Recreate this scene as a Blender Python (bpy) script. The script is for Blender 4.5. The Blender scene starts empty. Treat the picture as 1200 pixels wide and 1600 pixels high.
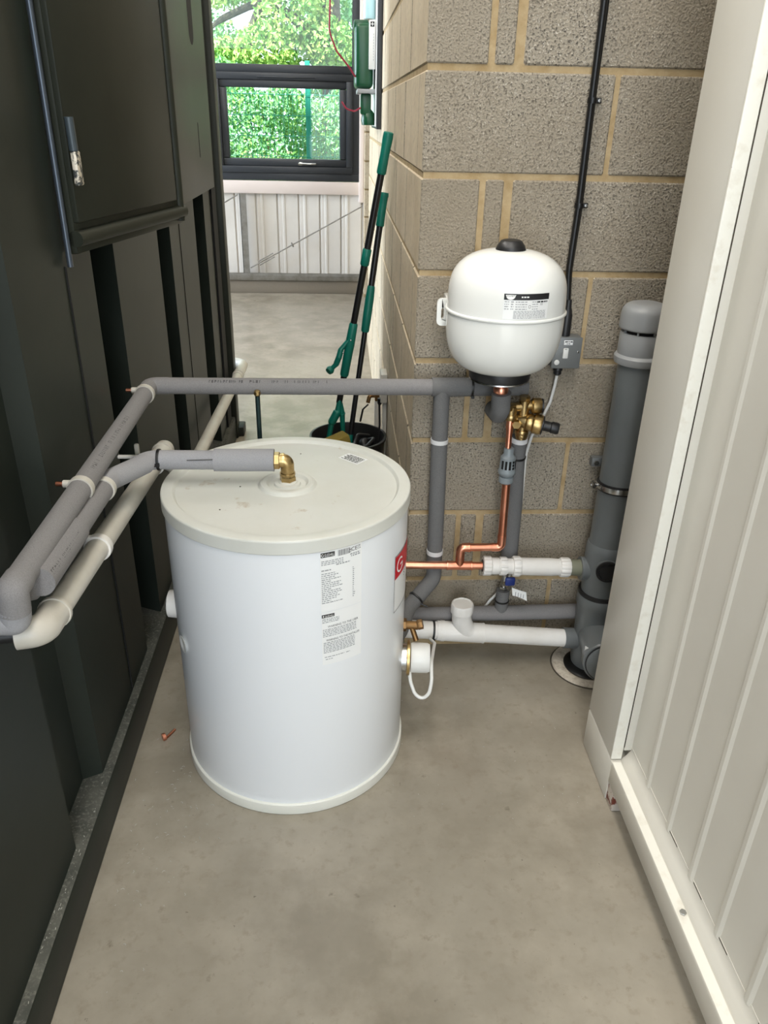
import bpy, bmesh, math, random
from mathutils import Vector, Matrix
random.seed(7)
PI = math.pi
scene = bpy.context.scene
COL = scene.collection

# ------------------------------------------------------------------ camera, world, sun, lamps, exposure
cam_d = bpy.data.cameras.new('camera')
cam = bpy.data.objects.new('camera', cam_d)
COL.objects.link(cam)
scene.camera = cam
F_PX = 1215.0
cam_d.sensor_fit = 'VERTICAL'
cam_d.sensor_height = 36.0
cam_d.lens = 36.0 * F_PX / 1600.0
cam_d.clip_start = 0.02
cam_d.clip_end = 200
def _n(v): return Vector(v).normalized()
dY = _n((530 - 600, 180 - 800, F_PX))            # the room's depth axis in camera axes (x right, y down, z ahead)
dD = Vector((545 - 600, 3200 - 800, F_PX))
dD = (dD - dY * dD.dot(dY)).normalized()         # straight down
dX = dD.cross(dY)
cx = Vector((dX[0], dY[0], -dD[0])); cy = Vector((dX[1], dY[1], -dD[1])); cz = Vector((dX[2], dY[2], -dD[2]))
M = Matrix.Identity(4)
for i in range(3):
    M[i][0] = cx[i]; M[i][1] = -cy[i]; M[i][2] = -cz[i]
M[0][3], M[1][3], M[2][3] = 0.0, 0.0, 1.495
cam.matrix_world = M

w = bpy.data.worlds.new('world'); scene.world = w; w.use_nodes = True
bg = w.node_tree.nodes['Background']
bg.inputs[0].default_value = (0.80, 0.90, 1.0, 1)
bg.inputs[1].default_value = 3.0

def lamp(name, kind, loc, rot, energy, color=(1, 1, 1), sx=1, sy=1):
    d = bpy.data.lights.new(name, kind); d.energy = energy; d.color = color
    if kind == 'AREA':
        d.shape = 'RECTANGLE'; d.size = sx; d.size_y = sy
    if kind == 'SUN':
        d.angle = math.radians(3)
    o = bpy.data.objects.new(name, d); COL.objects.link(o)
    o.location = loc; o.rotation_euler = rot
    return o
lamp('sun', 'SUN', (0, 0, 20), (math.radians(32), 0, math.radians(-12)), 13.0, (1, .96, .88))
# daylight through the big doorway behind the camera plus fill in an added left doorway
lamp('door_daylight', 'AREA', (-0.6, -4.4, 2.1), (math.radians(90), 0, 0), 180, (.86, .93, 1), 5.0, 3.8)
lamp('side_fill_daylight', 'AREA', (-6.9, 5.6, 1.9), (math.radians(90), 0, math.radians(-90)), 620, (.70, .83, 1), 3.0, 3.4)
# unseen strip lamps under the ceiling; those over the container are added fill
for lx, ly, le in ((0.1, -0.6, 40), (0.1, 1.1, 34), (0.1, -2.6, 40), (-1.5, 2.7, 75), (-1.7, 0.5, 55), (-2.2, 5.8, 30), (-0.5, 5.4, 30)):
    lamp('strip_and_fill_lamp', 'AREA', (lx, ly, 4.3), (0, 0, 0), le, (1, .945, .87), 0.6, 1.5)

scene.view_settings.view_transform = 'Standard'
scene.view_settings.look = 'None'
scene.view_settings.gamma = 1
scene.view_settings.exposure = 0.0
scene.view_settings.use_curve_mapping = False

# ------------------------------------------------------------------ helpers: materials
def S(r, g, b):
    f = lambda c: (c / 12.92 if c <= .04045 else ((c + .055) / 1.055) ** 2.4)
    return (f(r / 255), f(g / 255), f(b / 255), 1)

def mat(name, rgb, rough=.5, metal=0, var=None, bump=None, spec=None, coat=0, stain=None, trans=0):
    """var=(scale, other colour, low, high); stain the same, mixed on top; bump=(scale, strength, distance)"""
    m = bpy.data.materials.new(name); m.use_nodes = True
    nt = m.node_tree; N = nt.nodes; L = nt.links
    p = N['Principled BSDF']
    p.inputs['Base Color'].default_value = rgb
    p.inputs['Roughness'].default_value = rough
    p.inputs['Metallic'].default_value = metal
    if spec is not None: p.inputs['Specular IOR Level'].default_value = spec
    if coat: p.inputs['Coat Weight'].default_value = coat
    if trans: p.inputs['Transmission Weight'].default_value = trans
    tc = N.new('ShaderNodeTexCoord')
    col = None
    for layer in (var, stain):
        if not layer: continue
        layers = layer if isinstance(layer, list) else [layer]
        for (sc, other, lo, hi) in layers:
            nz = N.new('ShaderNodeTexNoise'); nz.inputs['Scale'].default_value = sc; nz.inputs['Detail'].default_value = 6
            nz.inputs['Roughness'].default_value = .62
            L.new(tc.outputs['Object'], nz.inputs['Vector'])
            rp = N.new('ShaderNodeValToRGB')
            rp.color_ramp.elements[0].position = lo; rp.color_ramp.elements[1].position = hi
            L.new(nz.outputs['Fac'], rp.inputs['Fac'])
            mx = N.new('ShaderNodeMix'); mx.data_type = 'RGBA'
            L.new(rp.outputs['Color'], mx.inputs[0])
            if col is None: mx.inputs[6].default_value = rgb
            else: L.new(col, mx.inputs[6])
            mx.inputs[7].default_value = other
            col = mx.outputs[2]
    if col is not None: L.new(col, p.inputs['Base Color'])
    if bump:
        nb = N.new('ShaderNodeTexNoise'); nb.inputs['Scale'].default_value = bump[0]; nb.inputs['Detail'].default_value = 4
        L.new(tc.outputs['Object'], nb.inputs['Vector'])
        b = N.new('ShaderNodeBump'); b.inputs['Strength'].default_value = bump[1]; b.inputs['Distance'].default_value = bump[2]
        L.new(nb.outputs['Fac'], b.inputs['Height']); L.new(b.outputs['Normal'], p.inputs['Normal'])
    return m

MT = {}
MT['block'] = mat('concrete_block', S(162, 153, 137), .95, var=[(190, S(88, 82, 74), .52, .62), (270, S(214, 206, 192), .58, .66), (2.6, S(145, 134, 116), .38, .75)], bump=(190, 1.0, .005))
MT['block_smooth_lit'] = mat('concrete_block_lit_face', S(206, 190, 163), .92, var=[(5, S(188, 170, 142), .40, .70), (60, S(170, 156, 135), .50, .75)], bump=(110, .35, .002))  # smoother face, its base colour raised to carry the window light
MT['mortar'] = mat('mortar', S(180, 159, 123), .95, var=(24, S(160, 136, 96), .40, .70), bump=(140, .5, .003))
MT['floor'] = mat('concrete_floor', S(160, 153, 139), .26, var=[(1.7, S(132, 124, 109), .36, .66), (5.5, S(168, 160, 145), .44, .74), (36, S(142, 133, 118), .54, .78)],
                  stain=[(14, S(98, 88, 74), .66, .78), (60, S(104, 95, 84), .68, .74)], bump=(18, .10, .004))
MT['green_steel'] = mat('dark_green_paint', S(40, 45, 40), .46, var=(2.5, S(33, 38, 33), .40, .70), bump=(9, .10, .004), spec=.2)
MT['green_steel_plate'] = mat('dark_green_plate', S(43, 46, 39), .42, var=(3, S(36, 39, 33), .40, .70), bump=(7, .08, .004), spec=.18)
MT['dusty'] = mat('dusty_green_ledge', S(62, 64, 58), .88, var=[(9, S(92, 92, 84), .40, .66), (150, S(116, 115, 106), .52, .70)], bump=(160, .4, .002))
MT['trim_steel'] = mat('edge_trim', S(74, 82, 92), .28, .5)
MT['scuffed'] = mat('scuffed_metal', S(60, 64, 64), .5, .2, var=(70, S(214, 206, 190), .47, .54))
MT['hinge'] = mat('hinge_pin', S(64, 74, 80), .4, .2)
MT['black_slot'] = mat('black_opening', S(12, 12, 11), .9)
MT['cream'] = mat('cream_paint', S(212, 209, 199), .38, var=(1.6, S(206, 202, 191), .40, .70), bump=(5, .05, .003))
MT['cream_lit_edge'] = mat('cream_lit_edge_paint', S(232, 230, 220), .36, var=(30, S(220, 215, 202), .52, .72), stain=(45, S(128, 92, 64), .74, .76))  # cream lightened where faces catch the light; the brown chips are wear
MT['grime'] = mat('grime', S(72, 66, 56), .9)
MT['rust'] = mat('rusty_cream', S(198, 188, 176), .6, var=(38, S(112, 52, 36), .52, .56))
MT['base_white'] = mat('tank_base_band', S(232, 232, 223), .4)
MT['tank'] = mat('white_tank_shell', S(238, 241, 244), .27, bump=(3, .03, .004))
MT['lid'] = mat('tank_lid', S(213, 214, 207), .40, var=(4, S(206, 206, 197), .42, .70), stain=(13, S(178, 164, 142), .645, .74))
MT['white_gloss'] = mat('white_enamel', S(234, 235, 231), .16, coat=.3, bump=(6, .02, .003))
MT['white_pvc'] = mat('white_pvc', S(232, 230, 226), .32, var=(9, S(222, 219, 213), .40, .70))
MT['aged_pvc'] = mat('grey_white_pvc', S(204, 201, 191), .36, var=(7, S(190, 185, 174), .40, .70))
MT['lagging'] = mat('grey_foam_lagging', S(134, 132, 132), .95, var=(700, S(118, 116, 116), .44, .64), bump=(600, .3, .001))
MT['lagging_dark'] = mat('dark_foam_lagging', S(112, 112, 112), .95, var=(700, S(98, 98, 98), .44, .64), bump=(600, .3, .001))
MT['lagging_light'] = mat('light_foam_lagging', S(156, 156, 159), .93, var=(600, S(144, 144, 147), .44, .64), bump=(240, .35, .001))
MT['print'] = mat('printed_ink', S(84, 83, 83), .9)
MT['tape'] = mat('white_tape', S(218, 218, 218), .5)
MT['swarf'] = mat('pale_swarf', S(182, 180, 172), .7)
MT['tie'] = mat('black_nylon', S(18, 18, 18), .4)
MT['black'] = mat('black_plastic', S(30, 30, 31), .42)
MT['black_pole'] = mat('black_pole', S(26, 26, 27), .28)
MT['copper'] = mat('copper', S(232, 162, 134), .30, 1, var=(9, S(212, 134, 104), .42, .66))
MT['brass'] = mat('brass', S(196, 170, 120), .30, 1, var=(30, S(160, 134, 90), .44, .66), bump=(200, .15, .001))
MT['dull_brass'] = mat('dull_brass', S(140, 108, 72), .45, 1, bump=(120, .3, .001))
MT['chrome'] = mat('zinc_plated', S(190, 190, 188), .25, 1)
MT['soil_grey'] = mat('grey_soil_pipe', S(112, 117, 119), .33, var=(6, S(104, 108, 109), .40, .70))
MT['soil_light'] = mat('grey_valve_cap', S(150, 152, 153), .36)
MT['tundish'] = mat('grey_tundish', S(128, 136, 140), .4)
MT['olive'] = mat('olive_pipe', S(122, 124, 106), .5)
MT['switch_grey'] = mat('grey_metal_box', S(118, 121, 121), .42, .2, bump=(80, .15, .001))
MT['white_plastic'] = mat('white_plastic', S(228, 228, 224), .35)
MT['paper'] = mat('label_paper', S(240, 241, 240), .38)
MT['ink'] = mat('label_ink', S(28, 28, 30), .5)
MT['ink_grey'] = mat('label_small_print', S(158, 160, 162), .6)
MT['ink_white'] = mat('label_white', S(244, 244, 242), .5)
MT['red'] = mat('label_red', S(204, 26, 40), .4)
MT['blue'] = mat('blue_plastic', S(26, 48, 120), .4)
MT['teal'] = mat('teal_plastic', S(10, 112, 96), .42)
MT['eye_green'] = mat('green_plastic', S(14, 74, 44), .32)
MT['eye_clear'] = mat('pale_blue_bottle', S(186, 222, 226), .2)
MT['sponge'] = mat('yellow_sponge', S(150, 130, 58), .95, bump=(200, .8, .003))
MT['wire_red'] = mat('dark_red_wire', S(140, 34, 56), .4)
MT['frame_black'] = mat('anthracite_frame', S(46, 49, 53), .4)
MT['clad'] = mat('liner_sheet', S(222, 218, 211), .45, var=(1.4, S(208, 203, 196), .40, .70))
MT['sill'] = mat('pale_sill', S(232, 220, 214), .5)
MT['galv'] = mat('galvanised_steel', S(148, 146, 140), .5, .5, var=(14, S(120, 116, 108), .40, .70))
MT['kerb'] = mat('concrete_kerb', S(136, 128, 116), .9, bump=(60, .4, .004))
MT['steel_rod'] = mat('dark_steel_rod', S(40, 60, 62), .3, .6)
MT['room_wall'] = mat('plain_wall', S(206, 200, 190), .9)
MT['ceiling'] = mat('ceiling_sheet', S(208, 206, 202), .8)
MT['ring_concrete'] = mat('cement_collar', S(206, 197, 182), .95, var=(60, S(180, 170, 154), .45, .65), bump=(90, .8, .006))
MT['leaf_a'] = mat('leaf_green', S(150, 200, 106), .6, var=(3, S(112, 172, 98), .40, .65))
MT['leaf_b'] = mat('leaf_blue_green', S(150, 206, 152), .6, var=(4, S(104, 170, 108), .40, .65))
MT['leaf_c'] = mat('leaf_yellow_green', S(188, 212, 120), .6, var=(3, S(138, 186, 92), .40, .65))
MT['bark'] = mat('bark', S(84, 82, 66), .95, var=(14, S(58, 58, 46), .40, .66), bump=(20, .8, .02))
MT['fence_green'] = mat('fence_paint', S(22, 146, 128), .45)
MT['earth'] = mat('bare_earth', S(132, 124, 92), .95, var=(3, S(96, 112, 66), .42, .62))
g = bpy.data.materials.new('window_glass'); g.use_nodes = True
nt = g.node_tree; nt.nodes.clear()
out = nt.nodes.new('ShaderNodeOutputMaterial'); mix = nt.nodes.new('ShaderNodeMixShader')
tr = nt.nodes.new('ShaderNodeBsdfTransparent'); gl = nt.nodes.new('ShaderNodeBsdfGlossy'); gl.inputs['Roughness'].default_value = .02
fr = nt.nodes.new('ShaderNodeFresnel'); fr.inputs['IOR'].default_value = 1.33
tr.inputs[0].default_value = (.93, .97, .96, 1)
nt.links.new(fr.outputs[0], mix.inputs[0]); nt.links.new(tr.outputs[0], mix.inputs[1]); nt.links.new(gl.outputs[0], mix.inputs[2]); nt.links.new(mix.outputs[0], out.inputs[0])
MT['glass'] = g

# ------------------------------------------------------------------ helpers: meshes
BASE = {}
def V(*a): return Vector(a)

def obj(name, bm, material, parent=None, base=None, smooth=True, angle=38, mats=None):
    """one mesh object built from world coordinates; its origin is its thing's base"""
    off = BASE[parent.name] if parent is not None else Vector(base or (0, 0, 0))
    bmesh.ops.translate(bm, verts=bm.verts, vec=-off)
    bmesh.ops.recalc_face_normals(bm, faces=bm.faces)
    if smooth:
        a = math.radians(angle)
        for f in bm.faces: f.smooth = True
        for e in bm.edges:
            if len(e.link_faces) == 2 and e.calc_face_angle(0) > a: e.smooth = False
    me = bpy.data.meshes.new(name); bm.to_mesh(me); bm.free()
    for m in (mats or [material]): me.materials.append(MT[m] if isinstance(m, str) else m)
    o = bpy.data.objects.new(name, me); COL.objects.link(o)
    if parent is not None: o.parent = parent
    else: o.location = off
    BASE[o.name] = off
    return o

def tag(o, label=None, cat=None, group=None, kind=None):
    if label: o['label'] = label
    if cat: o['category'] = cat
    if group: o['group'] = group
    if kind: o['kind'] = kind
    return o

def thing(name, loc, label, cat, group=None):
    o = bpy.data.objects.new(name, None); COL.objects.link(o)
    o.location = loc; o.empty_display_size = .05
    BASE[o.name] = Vector(loc)
    return tag(o, label, cat, group)

def struct(name, bm, m, parent=None, **k):
    o = obj(name, bm, m, parent, **k)
    if parent is None: o['kind'] = 'structure'
    return o

def NB(): return bmesh.new()

def box(bm, x0, x1, y0, y1, z0, z1, bev=0, seg=2, mi=0, mtx=None):
    r = bmesh.ops.create_cube(bm, size=1)
    vs = r['verts']
    for v in vs:
        v.co = Vector(((x0 + x1) / 2 + v.co.x * (x1 - x0), (y0 + y1) / 2 + v.co.y * (y1 - y0), (z0 + z1) / 2 + v.co.z * (z1 - z0)))
        if mtx: v.co = mtx @ v.co
    fs = list({f for v in vs for f in v.link_faces})
    for f in fs: f.material_index = mi
    if bev:
        es = list({e for v in vs for e in v.link_edges})
        bmesh.ops.bevel(bm, geom=es, offset=bev, segments=seg, profile=.5, affect='EDGES', clamp_overlap=True, material=-1)
    return bm

def frame_from(d):
    d = d.normalized()
    u = Vector((0, 0, 1)) if abs(d.z) < .9 else Vector((1, 0, 0))
    a = d.cross(u).normalized(); b = d.cross(a).normalized()
    return a, b

def fillet(pts, r, n=7):
    pts = [Vector(p) for p in pts]
    if r <= 0: return pts
    o = [pts[0]]
    for i in range(1, len(pts) - 1):
        p, q, s = pts[i - 1], pts[i], pts[i + 1]
        a = (p - q); b = (s - q); la, lb = a.length, b.length; a.normalize(); b.normalize()
        ang = a.angle(b)
        if ang > PI - .02: o.append(q); continue
        t = min(r / math.tan(ang / 2), la * .49, lb * .49)
        rr = t * math.tan(ang / 2)
        c = q + (a + b).normalized() * (rr / math.sin(ang / 2))
        va = (q + a * t) - c; vb = (q + b * t) - c
        for k in range(n + 1):
            f = k / n; tot = va.angle(vb)
            w1 = math.sin((1 - f) * tot) / math.sin(tot); w2 = math.sin(f * tot) / math.sin(tot)
            o.append(c + va * w1 + vb * w2)
    o.append(pts[-1])
    return o

def tube(bm, pts, r, seg=20, cap=True, bend=0, mi=0, squash=1.0):
    """swept tube; r may be one radius or one per point of the finished path"""
    P = fillet(pts, bend) if bend else [Vector(p) for p in pts]
    n = len(P)
    R = r if isinstance(r, (list, tuple)) else [r] * n
    T = []
    for i in range(n):
        if i == 0: d = P[1] - P[0]
        elif i == n - 1: d = P[-1] - P[-2]
        else: d = (P[i + 1] - P[i]).normalized() + (P[i] - P[i - 1]).normalized()
        T.append(d.normalized())
    a, b = frame_from(T[0]); rings = []
    for i in range(n):
        if i:
            q = T[i - 1].rotation_difference(T[i]); a = q @ a
        a = (a - T[i] * a.dot(T[i])).normalized(); b = T[i].cross(a)
        stretch = 1.0
        ring = [bm.verts.new(P[i] + (a * math.cos(2 * PI * k / seg) + b * math.sin(2 * PI * k / seg) * squash) * R[i] * stretch) for k in range(seg)]
        rings.append(ring)
    for i in range(n - 1):
        for k in range(seg):
            f = bm.faces.new((rings[i][k], rings[i][(k + 1) % seg], rings[i + 1][(k + 1) % seg], rings[i + 1][k])); f.material_index = mi
    if cap:
        for ring in (rings[0], rings[-1]):
            f = bm.faces.new(ring); f.material_index = mi
    return bm

def lathe(bm, prof, origin, axis=(0, 0, 1), seg=40, flutes=0, depth=0, mi=0):
    """profile of (radius, distance along the axis) revolved; flutes scallop the radius"""
    d = Vector(axis).normalized(); a, b = frame_from(d); o = Vector(origin); rings = []
    for (r, h) in prof:
        if r < 1e-6: rings.append([bm.verts.new(o + d * h)]); continue
        ring = []
        for k in range(seg):
            t = 2 * PI * k / seg; rr = r
            if flutes: rr = r - depth * (.5 - .5 * math.cos(flutes * t)) ** 3
            ring.append(bm.verts.new(o + d * h + (a * math.cos(t) + b * math.sin(t)) * rr))
        rings.append(ring)
    for i in range(len(rings) - 1):
        A, B = rings[i], rings[i + 1]
        for k in range(seg):
            k2 = (k + 1) % seg
            if len(A) == 1 and len(B) == 1: continue
            if len(A) == 1: f = bm.faces.new((A[0], B[k2], B[k]))
            elif len(B) == 1: f = bm.faces.new((A[k], A[k2], B[0]))
            else: f = bm.faces.new((A[k], A[k2], B[k2], B[k]))
            f.material_index = mi
    for ring in (rings[0], rings[-1]):
        if len(ring) > 1:
            f = bm.faces.new(ring); f.material_index = mi
    return bm

def nut(bm, o, axis, r, h, sides=6, rot=0):
    d = Vector(axis).normalized(); a, b = frame_from(d); o = Vector(o); rings = []
    for (rr, hh) in ((r * .93, 0), (r, h * .15), (r, h * .85), (r * .93, h)):
        rings.append([bm.verts.new(o + d * hh + (a * math.cos(2 * PI * k / sides + rot) + b * math.sin(2 * PI * k / sides + rot)) * rr) for k in range(sides)])
    for i in range(3):
        for k in range(sides):
            bm.faces.new((rings[i][k], rings[i][(k + 1) % sides], rings[i + 1][(k + 1) % sides], rings[i + 1][k]))
    bm.faces.new(rings[0]); bm.faces.new(rings[-1])
    return bm

def ring(bm, c, axis, r, wdt, thick=.002, seg=28):
    """a band round a pipe"""
    return lathe(bm, [(r, -wdt / 2), (r + thick, -wdt / 2), (r + thick * 1.15, 0), (r + thick, wdt / 2), (r, wdt / 2)], c, axis, seg)

def prism(bm, poly, z0, z1, mi=0):
    """(x, y) outline raised from z0 to z1"""
    lo = [bm.verts.new((x, y, z0)) for x, y in poly]; hi = [bm.verts.new((x, y, z1)) for x, y in poly]
    n = len(poly)
    for k in range(n):
        f = bm.faces.new((lo[k], lo[(k + 1) % n], hi[(k + 1) % n], hi[k])); f.material_index = mi
    for q in (lo, hi):
        f = bm.faces.new(q); f.material_index = mi
    return bm

def text2d(s, size):
    c = bpy.data.curves.new('lettering', 'FONT'); c.body = s; c.size = size; c.resolution_u = 3; c.align_x = 'LEFT'
    o = bpy.data.objects.new('lettering', c)
    me = o.to_mesh()
    vs = [(v.co.x, v.co.y) for v in me.vertices]; fs = [tuple(p.vertices) for p in me.polygons]
    o.to_mesh_clear(); bpy.data.objects.remove(o); bpy.data.curves.remove(c)
    return vs, fs

def text_w(s, size):
    vs, _ = text2d(s, size); xs = [v[0] for v in vs]
    return (max(xs) - min(xs)) if xs else 0

def put_text(bm, s, size, u, v, fn, width=None, bold=0, mi=0):
    vs, fs = text2d(s, size)
    if not vs: return
    x0 = min(p[0] for p in vs); x1 = max(p[0] for p in vs)
    k = (width / (x1 - x0)) if width else 1
    n = [bm.verts.new(fn(u + (p[0] - x0) * k, v + p[1])) for p in vs]
    for f in fs:
        try:
            q = bm.faces.new([n[i] for i in f]); q.material_index = mi
        except ValueError: pass

def patch(bm, u0, u1, v0, v1, fn, nu=8, nv=1, mi=0):
    G = [[bm.verts.new(fn(u0 + (u1 - u0) * i / nu, v0 + (v1 - v0) * j / nv)) for j in range(nv + 1)] for i in range(nu + 1)]
    for i in range(nu):
        for j in range(nv):
            f = bm.faces.new((G[i][j], G[i + 1][j], G[i + 1][j + 1], G[i][j + 1])); f.material_index = mi

def smallprint(bm, u0, u1, v, fn, h=.0022, rnd=random):
    """one line of print too small to read: word-long strokes"""
    u = u0
    while u < u1:
        l = rnd.uniform(.002, .008); l = min(l, u1 - u)
        patch(bm, u, u + l, v, v + h, fn, 1)
        u += l + .0016

# ------------------------------------------------------------------ the setting
fl = box(NB(), -7, 3.4, -4.6, 7.56, -.12, 0)
struct('floor', fl, 'floor', smooth=False)
JH, JV = .014, .012
ZC = [.022 + .225 * k for k in range(21)]
front = NB()
box(front, .199, 3.4, 2.005, 2.136, 0, ZC[-1], mi=1)
odd_x = [.345, .409]; gap_odd = .024
for k in range(20):
    z0, z1 = ZC[k] + JH / 2, ZC[k + 1] - JH / 2
    if k % 2 == 0: cuts = [.195, .638] + [.638 + .45 * j for j in range(1, 7)]
    else: cuts = [.339, .405] + [.405 + .45 * j for j in range(1, 7)]
    for a, b in zip(cuts[:-1], cuts[1:]):
        wl = .0 if a == .195 else (.011 if k % 2 and a < .5 else JV / 2)
        wr = .011 if (k % 2 and b < .5) else JV / 2
        dy = random.uniform(0, .0015)
        box(front, a + wl, b - wr, 2.0 + dy, 2.138, z0, z1, .0035, 1, 0)
def by_direction(bm, rough, smooth_lit_i):  # two block tones by facing, the side one with window light in its colour
    bm.normal_update()
    for f in bm.faces:
        if f.material_index != 1:
            f.material_index = rough if abs(f.normal.y) > .6 else smooth_lit_i
bmesh.ops.recalc_face_normals(front, faces=front.faces)
by_direction(front, 0, 2)
wf = struct('wall_front', front, 'block', mats=['block', 'mortar', 'block_smooth_lit'], smooth=False)
side = NB()
box(side, .199, .331, 2.13, 5.598, 0, ZC[-1], mi=1)
for k in range(20):
    z0, z1 = ZC[k] + JH / 2, ZC[k + 1] - JH / 2
    ys = ([2.0] + [2.445 + .45 * j for j in range(8)]) if k % 2 else ([2.145] + [2.145 + .45 * j for j in range(1, 9)])
    for a, b in zip(ys[:-1], ys[1:]):
        a2 = a if a == 2.0 else a + JV / 2
        b2 = min(b - JV / 2, 5.6)
        if b2 - a2 < .03: continue
        box(side, .195 + random.uniform(0, .0012), .335, a2, b2, z0, z1, .003, 1, 0)
# corner blocks' front faces take the darker front tone, side faces the window-lit one
bmesh.ops.recalc_face_normals(side, faces=side.faces)
by_direction(side, 2, 0)
struct('wall_right', side, 'block_smooth_lit', mats=['block_smooth_lit', 'mortar', 'block'], smooth=False)

# far wall: plinth, liner sheet, sill, window, and the blockwork right of it
FY = 7.5
bm = NB()
box(bm, -7, -2.6, FY, FY + .1, 0, .95); box(bm, -1.13, 0.22, FY + .03, FY + .1, 0.0, .9); box(bm, -2.6, -1.13, FY + .03, FY + .1, 0, .95)
box(bm, -7, -5.6, FY, FY + .1, .95, 4.6); box(bm, -7, 3.4, FY, FY + .1, 3.2, 4.6)
# ribbed liner sheet below the sill
x = -2.64
while x < .215:
    box(bm, x, min(x + .176, .215), FY + .008, FY + .03, .17, .9, .004, 1)
    box(bm, x + .035, x + .06, FY + .003, FY + .012, .17, .9, .004, 1)
    x += .19
struct('wall_far', bm, 'clad', smooth=False)
bm = NB(); box(bm, .218, 3.4, FY - .19, FY + .1, 0, ZC[-1], mi=1)
for k in range(20):
    z0, z1 = ZC[k] + JH / 2, ZC[k + 1] - JH / 2
    c0 = .216
    for a, b in ((c0, .62), (.63, 1.06), (1.07, 1.5)): box(bm, a, b, FY - .205, FY, z0, z1, .003, 1, 0)
struct('wall_end', bm, 'block_smooth_lit', mats=['block_smooth_lit', 'mortar'], smooth=False)
struct('trim_1', box(NB(), -2.6, .205, FY - .03, FY + .03, .862, .968, .004), 'sill')
bm = NB(); box(bm, .172, .215, FY - .04, FY + .06, .80, 4.2, .004); struct('trim_2', bm, 'sill')
bm = NB(); box(bm, -5, .22, FY - .05, FY + .03, 0, .115, .006); struct('trim_3', bm, 'kerb')
bm = NB(); box(bm, -5, .22, FY - .07, FY + .02, .118, .170, .003); box(bm, -5, .22, FY - .072, FY - .066, .160, .185); struct('trim_4', bm, 'galv')

win = bpy.data.objects.new('window_1', None); COL.objects.link(win); win.location = (-.45, FY, .97); win['kind'] = 'structure'; BASE[win.name] = V(-.45, FY, .97)
def frame_rect(bm, x0, x1, z0, z1, t, y0, y1, bev=.004):
    box(bm, x0, x1, y0, y1, z0, z0 + t, bev); box(bm, x0, x1, y0, y1, z1 - t, z1, bev)
    box(bm, x0, x0 + t, y0, y1, z0 + t, z1 - t, bev); box(bm, x1 - t, x1, y0, y1, z0 + t, z1 - t, bev)
bm = NB(); frame_rect(bm, -1.115, .172, .972, 3.2, .062, FY - .03, FY + .04)
box(bm, -1.06, .11, FY - .03, FY + .04, 1.80, 1.86, .004)
obj('outer_frame', bm, 'frame_black', win)
bm = NB(); frame_rect(bm, -1.058, .115, 1.032, 1.80, .054, FY - .045, FY + .03, .006)
frame_rect(bm, -1.008, .065, 1.085, 1.75, .062, FY - .03, FY + .03, .012)
sash = obj('opening_sash', bm, 'frame_black', win)
bm = NB(); box(bm, -.36, -.20, FY - .075, FY - .06, 1.104, 1.118, .005); box(bm, -.355, -.32, FY - .065, FY - .045, 1.098, 1.124, .004)
tag(obj('window_handle', bm, 'chrome', sash), 'silver handle')
bm = NB(); box(bm, -.68, -.20, FY - .058, FY - .044, 1.762, 1.772, .004); obj('trickle_vent', bm, 'frame_black', sash)
bm = NB(); box(bm, -.95, .006, FY - .002, FY + .006, 1.14, 1.695); obj('pane', bm, 'glass', win, smooth=False)
bm = NB(); box(bm, -1.055, .112, FY - .002, FY + .006, 1.86, 3.14); obj('pane', bm, 'glass', win, smooth=False)
for i, (a, b) in enumerate(((-2.55, -1.2), (-3.95, -2.6), (-5.5, -4.1))):  # hidden windows added to bring daylight in from the left
    bm = NB(); frame_rect(bm, a, b, .972, 3.2, .06, FY - .03, FY + .04)
    o = struct('window_%d' % (i + 2), bm, 'frame_black', base=(a, FY, .97))
    bm = NB(); box(bm, a + .06, b - .06, FY - .002, FY + .006, 1.03, 3.14); obj('pane', bm, 'glass', o, smooth=False)
# shell of the hall out of view: left wall with a doorway added to let light in, back wall with the loading door, right wall, ceiling
bm = NB(); box(bm, -7.1, -7, -4.6, 4.0, 0, 4.6); box(bm, -7.1, -7, 7.2, 7.6, 0, 4.6); box(bm, -7.1, -7, 4.0, 7.2, 3.7, 4.6); struct('wall_left', bm, 'room_wall', smooth=False)
bm = NB(); box(bm, -7, -3.2, -4.7, -4.6, 0, 4.6); box(bm, 2.0, 3.4, -4.7, -4.6, 0, 4.6); box(bm, -3.2, 2, -4.7, -4.6, 4.1, 4.6); struct('wall_back', bm, 'room_wall', smooth=False)
bm = NB(); box(bm, 3.4, 3.5, -4.7, 7.6, 0, 4.6); struct('wall_outer', bm, 'room_wall', smooth=False)
bm = NB(); box(bm, -7.1, 3.5, -4.7, 7.6, 4.6, 4.7); struct('ceiling', bm, 'ceiling', smooth=False)

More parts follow.
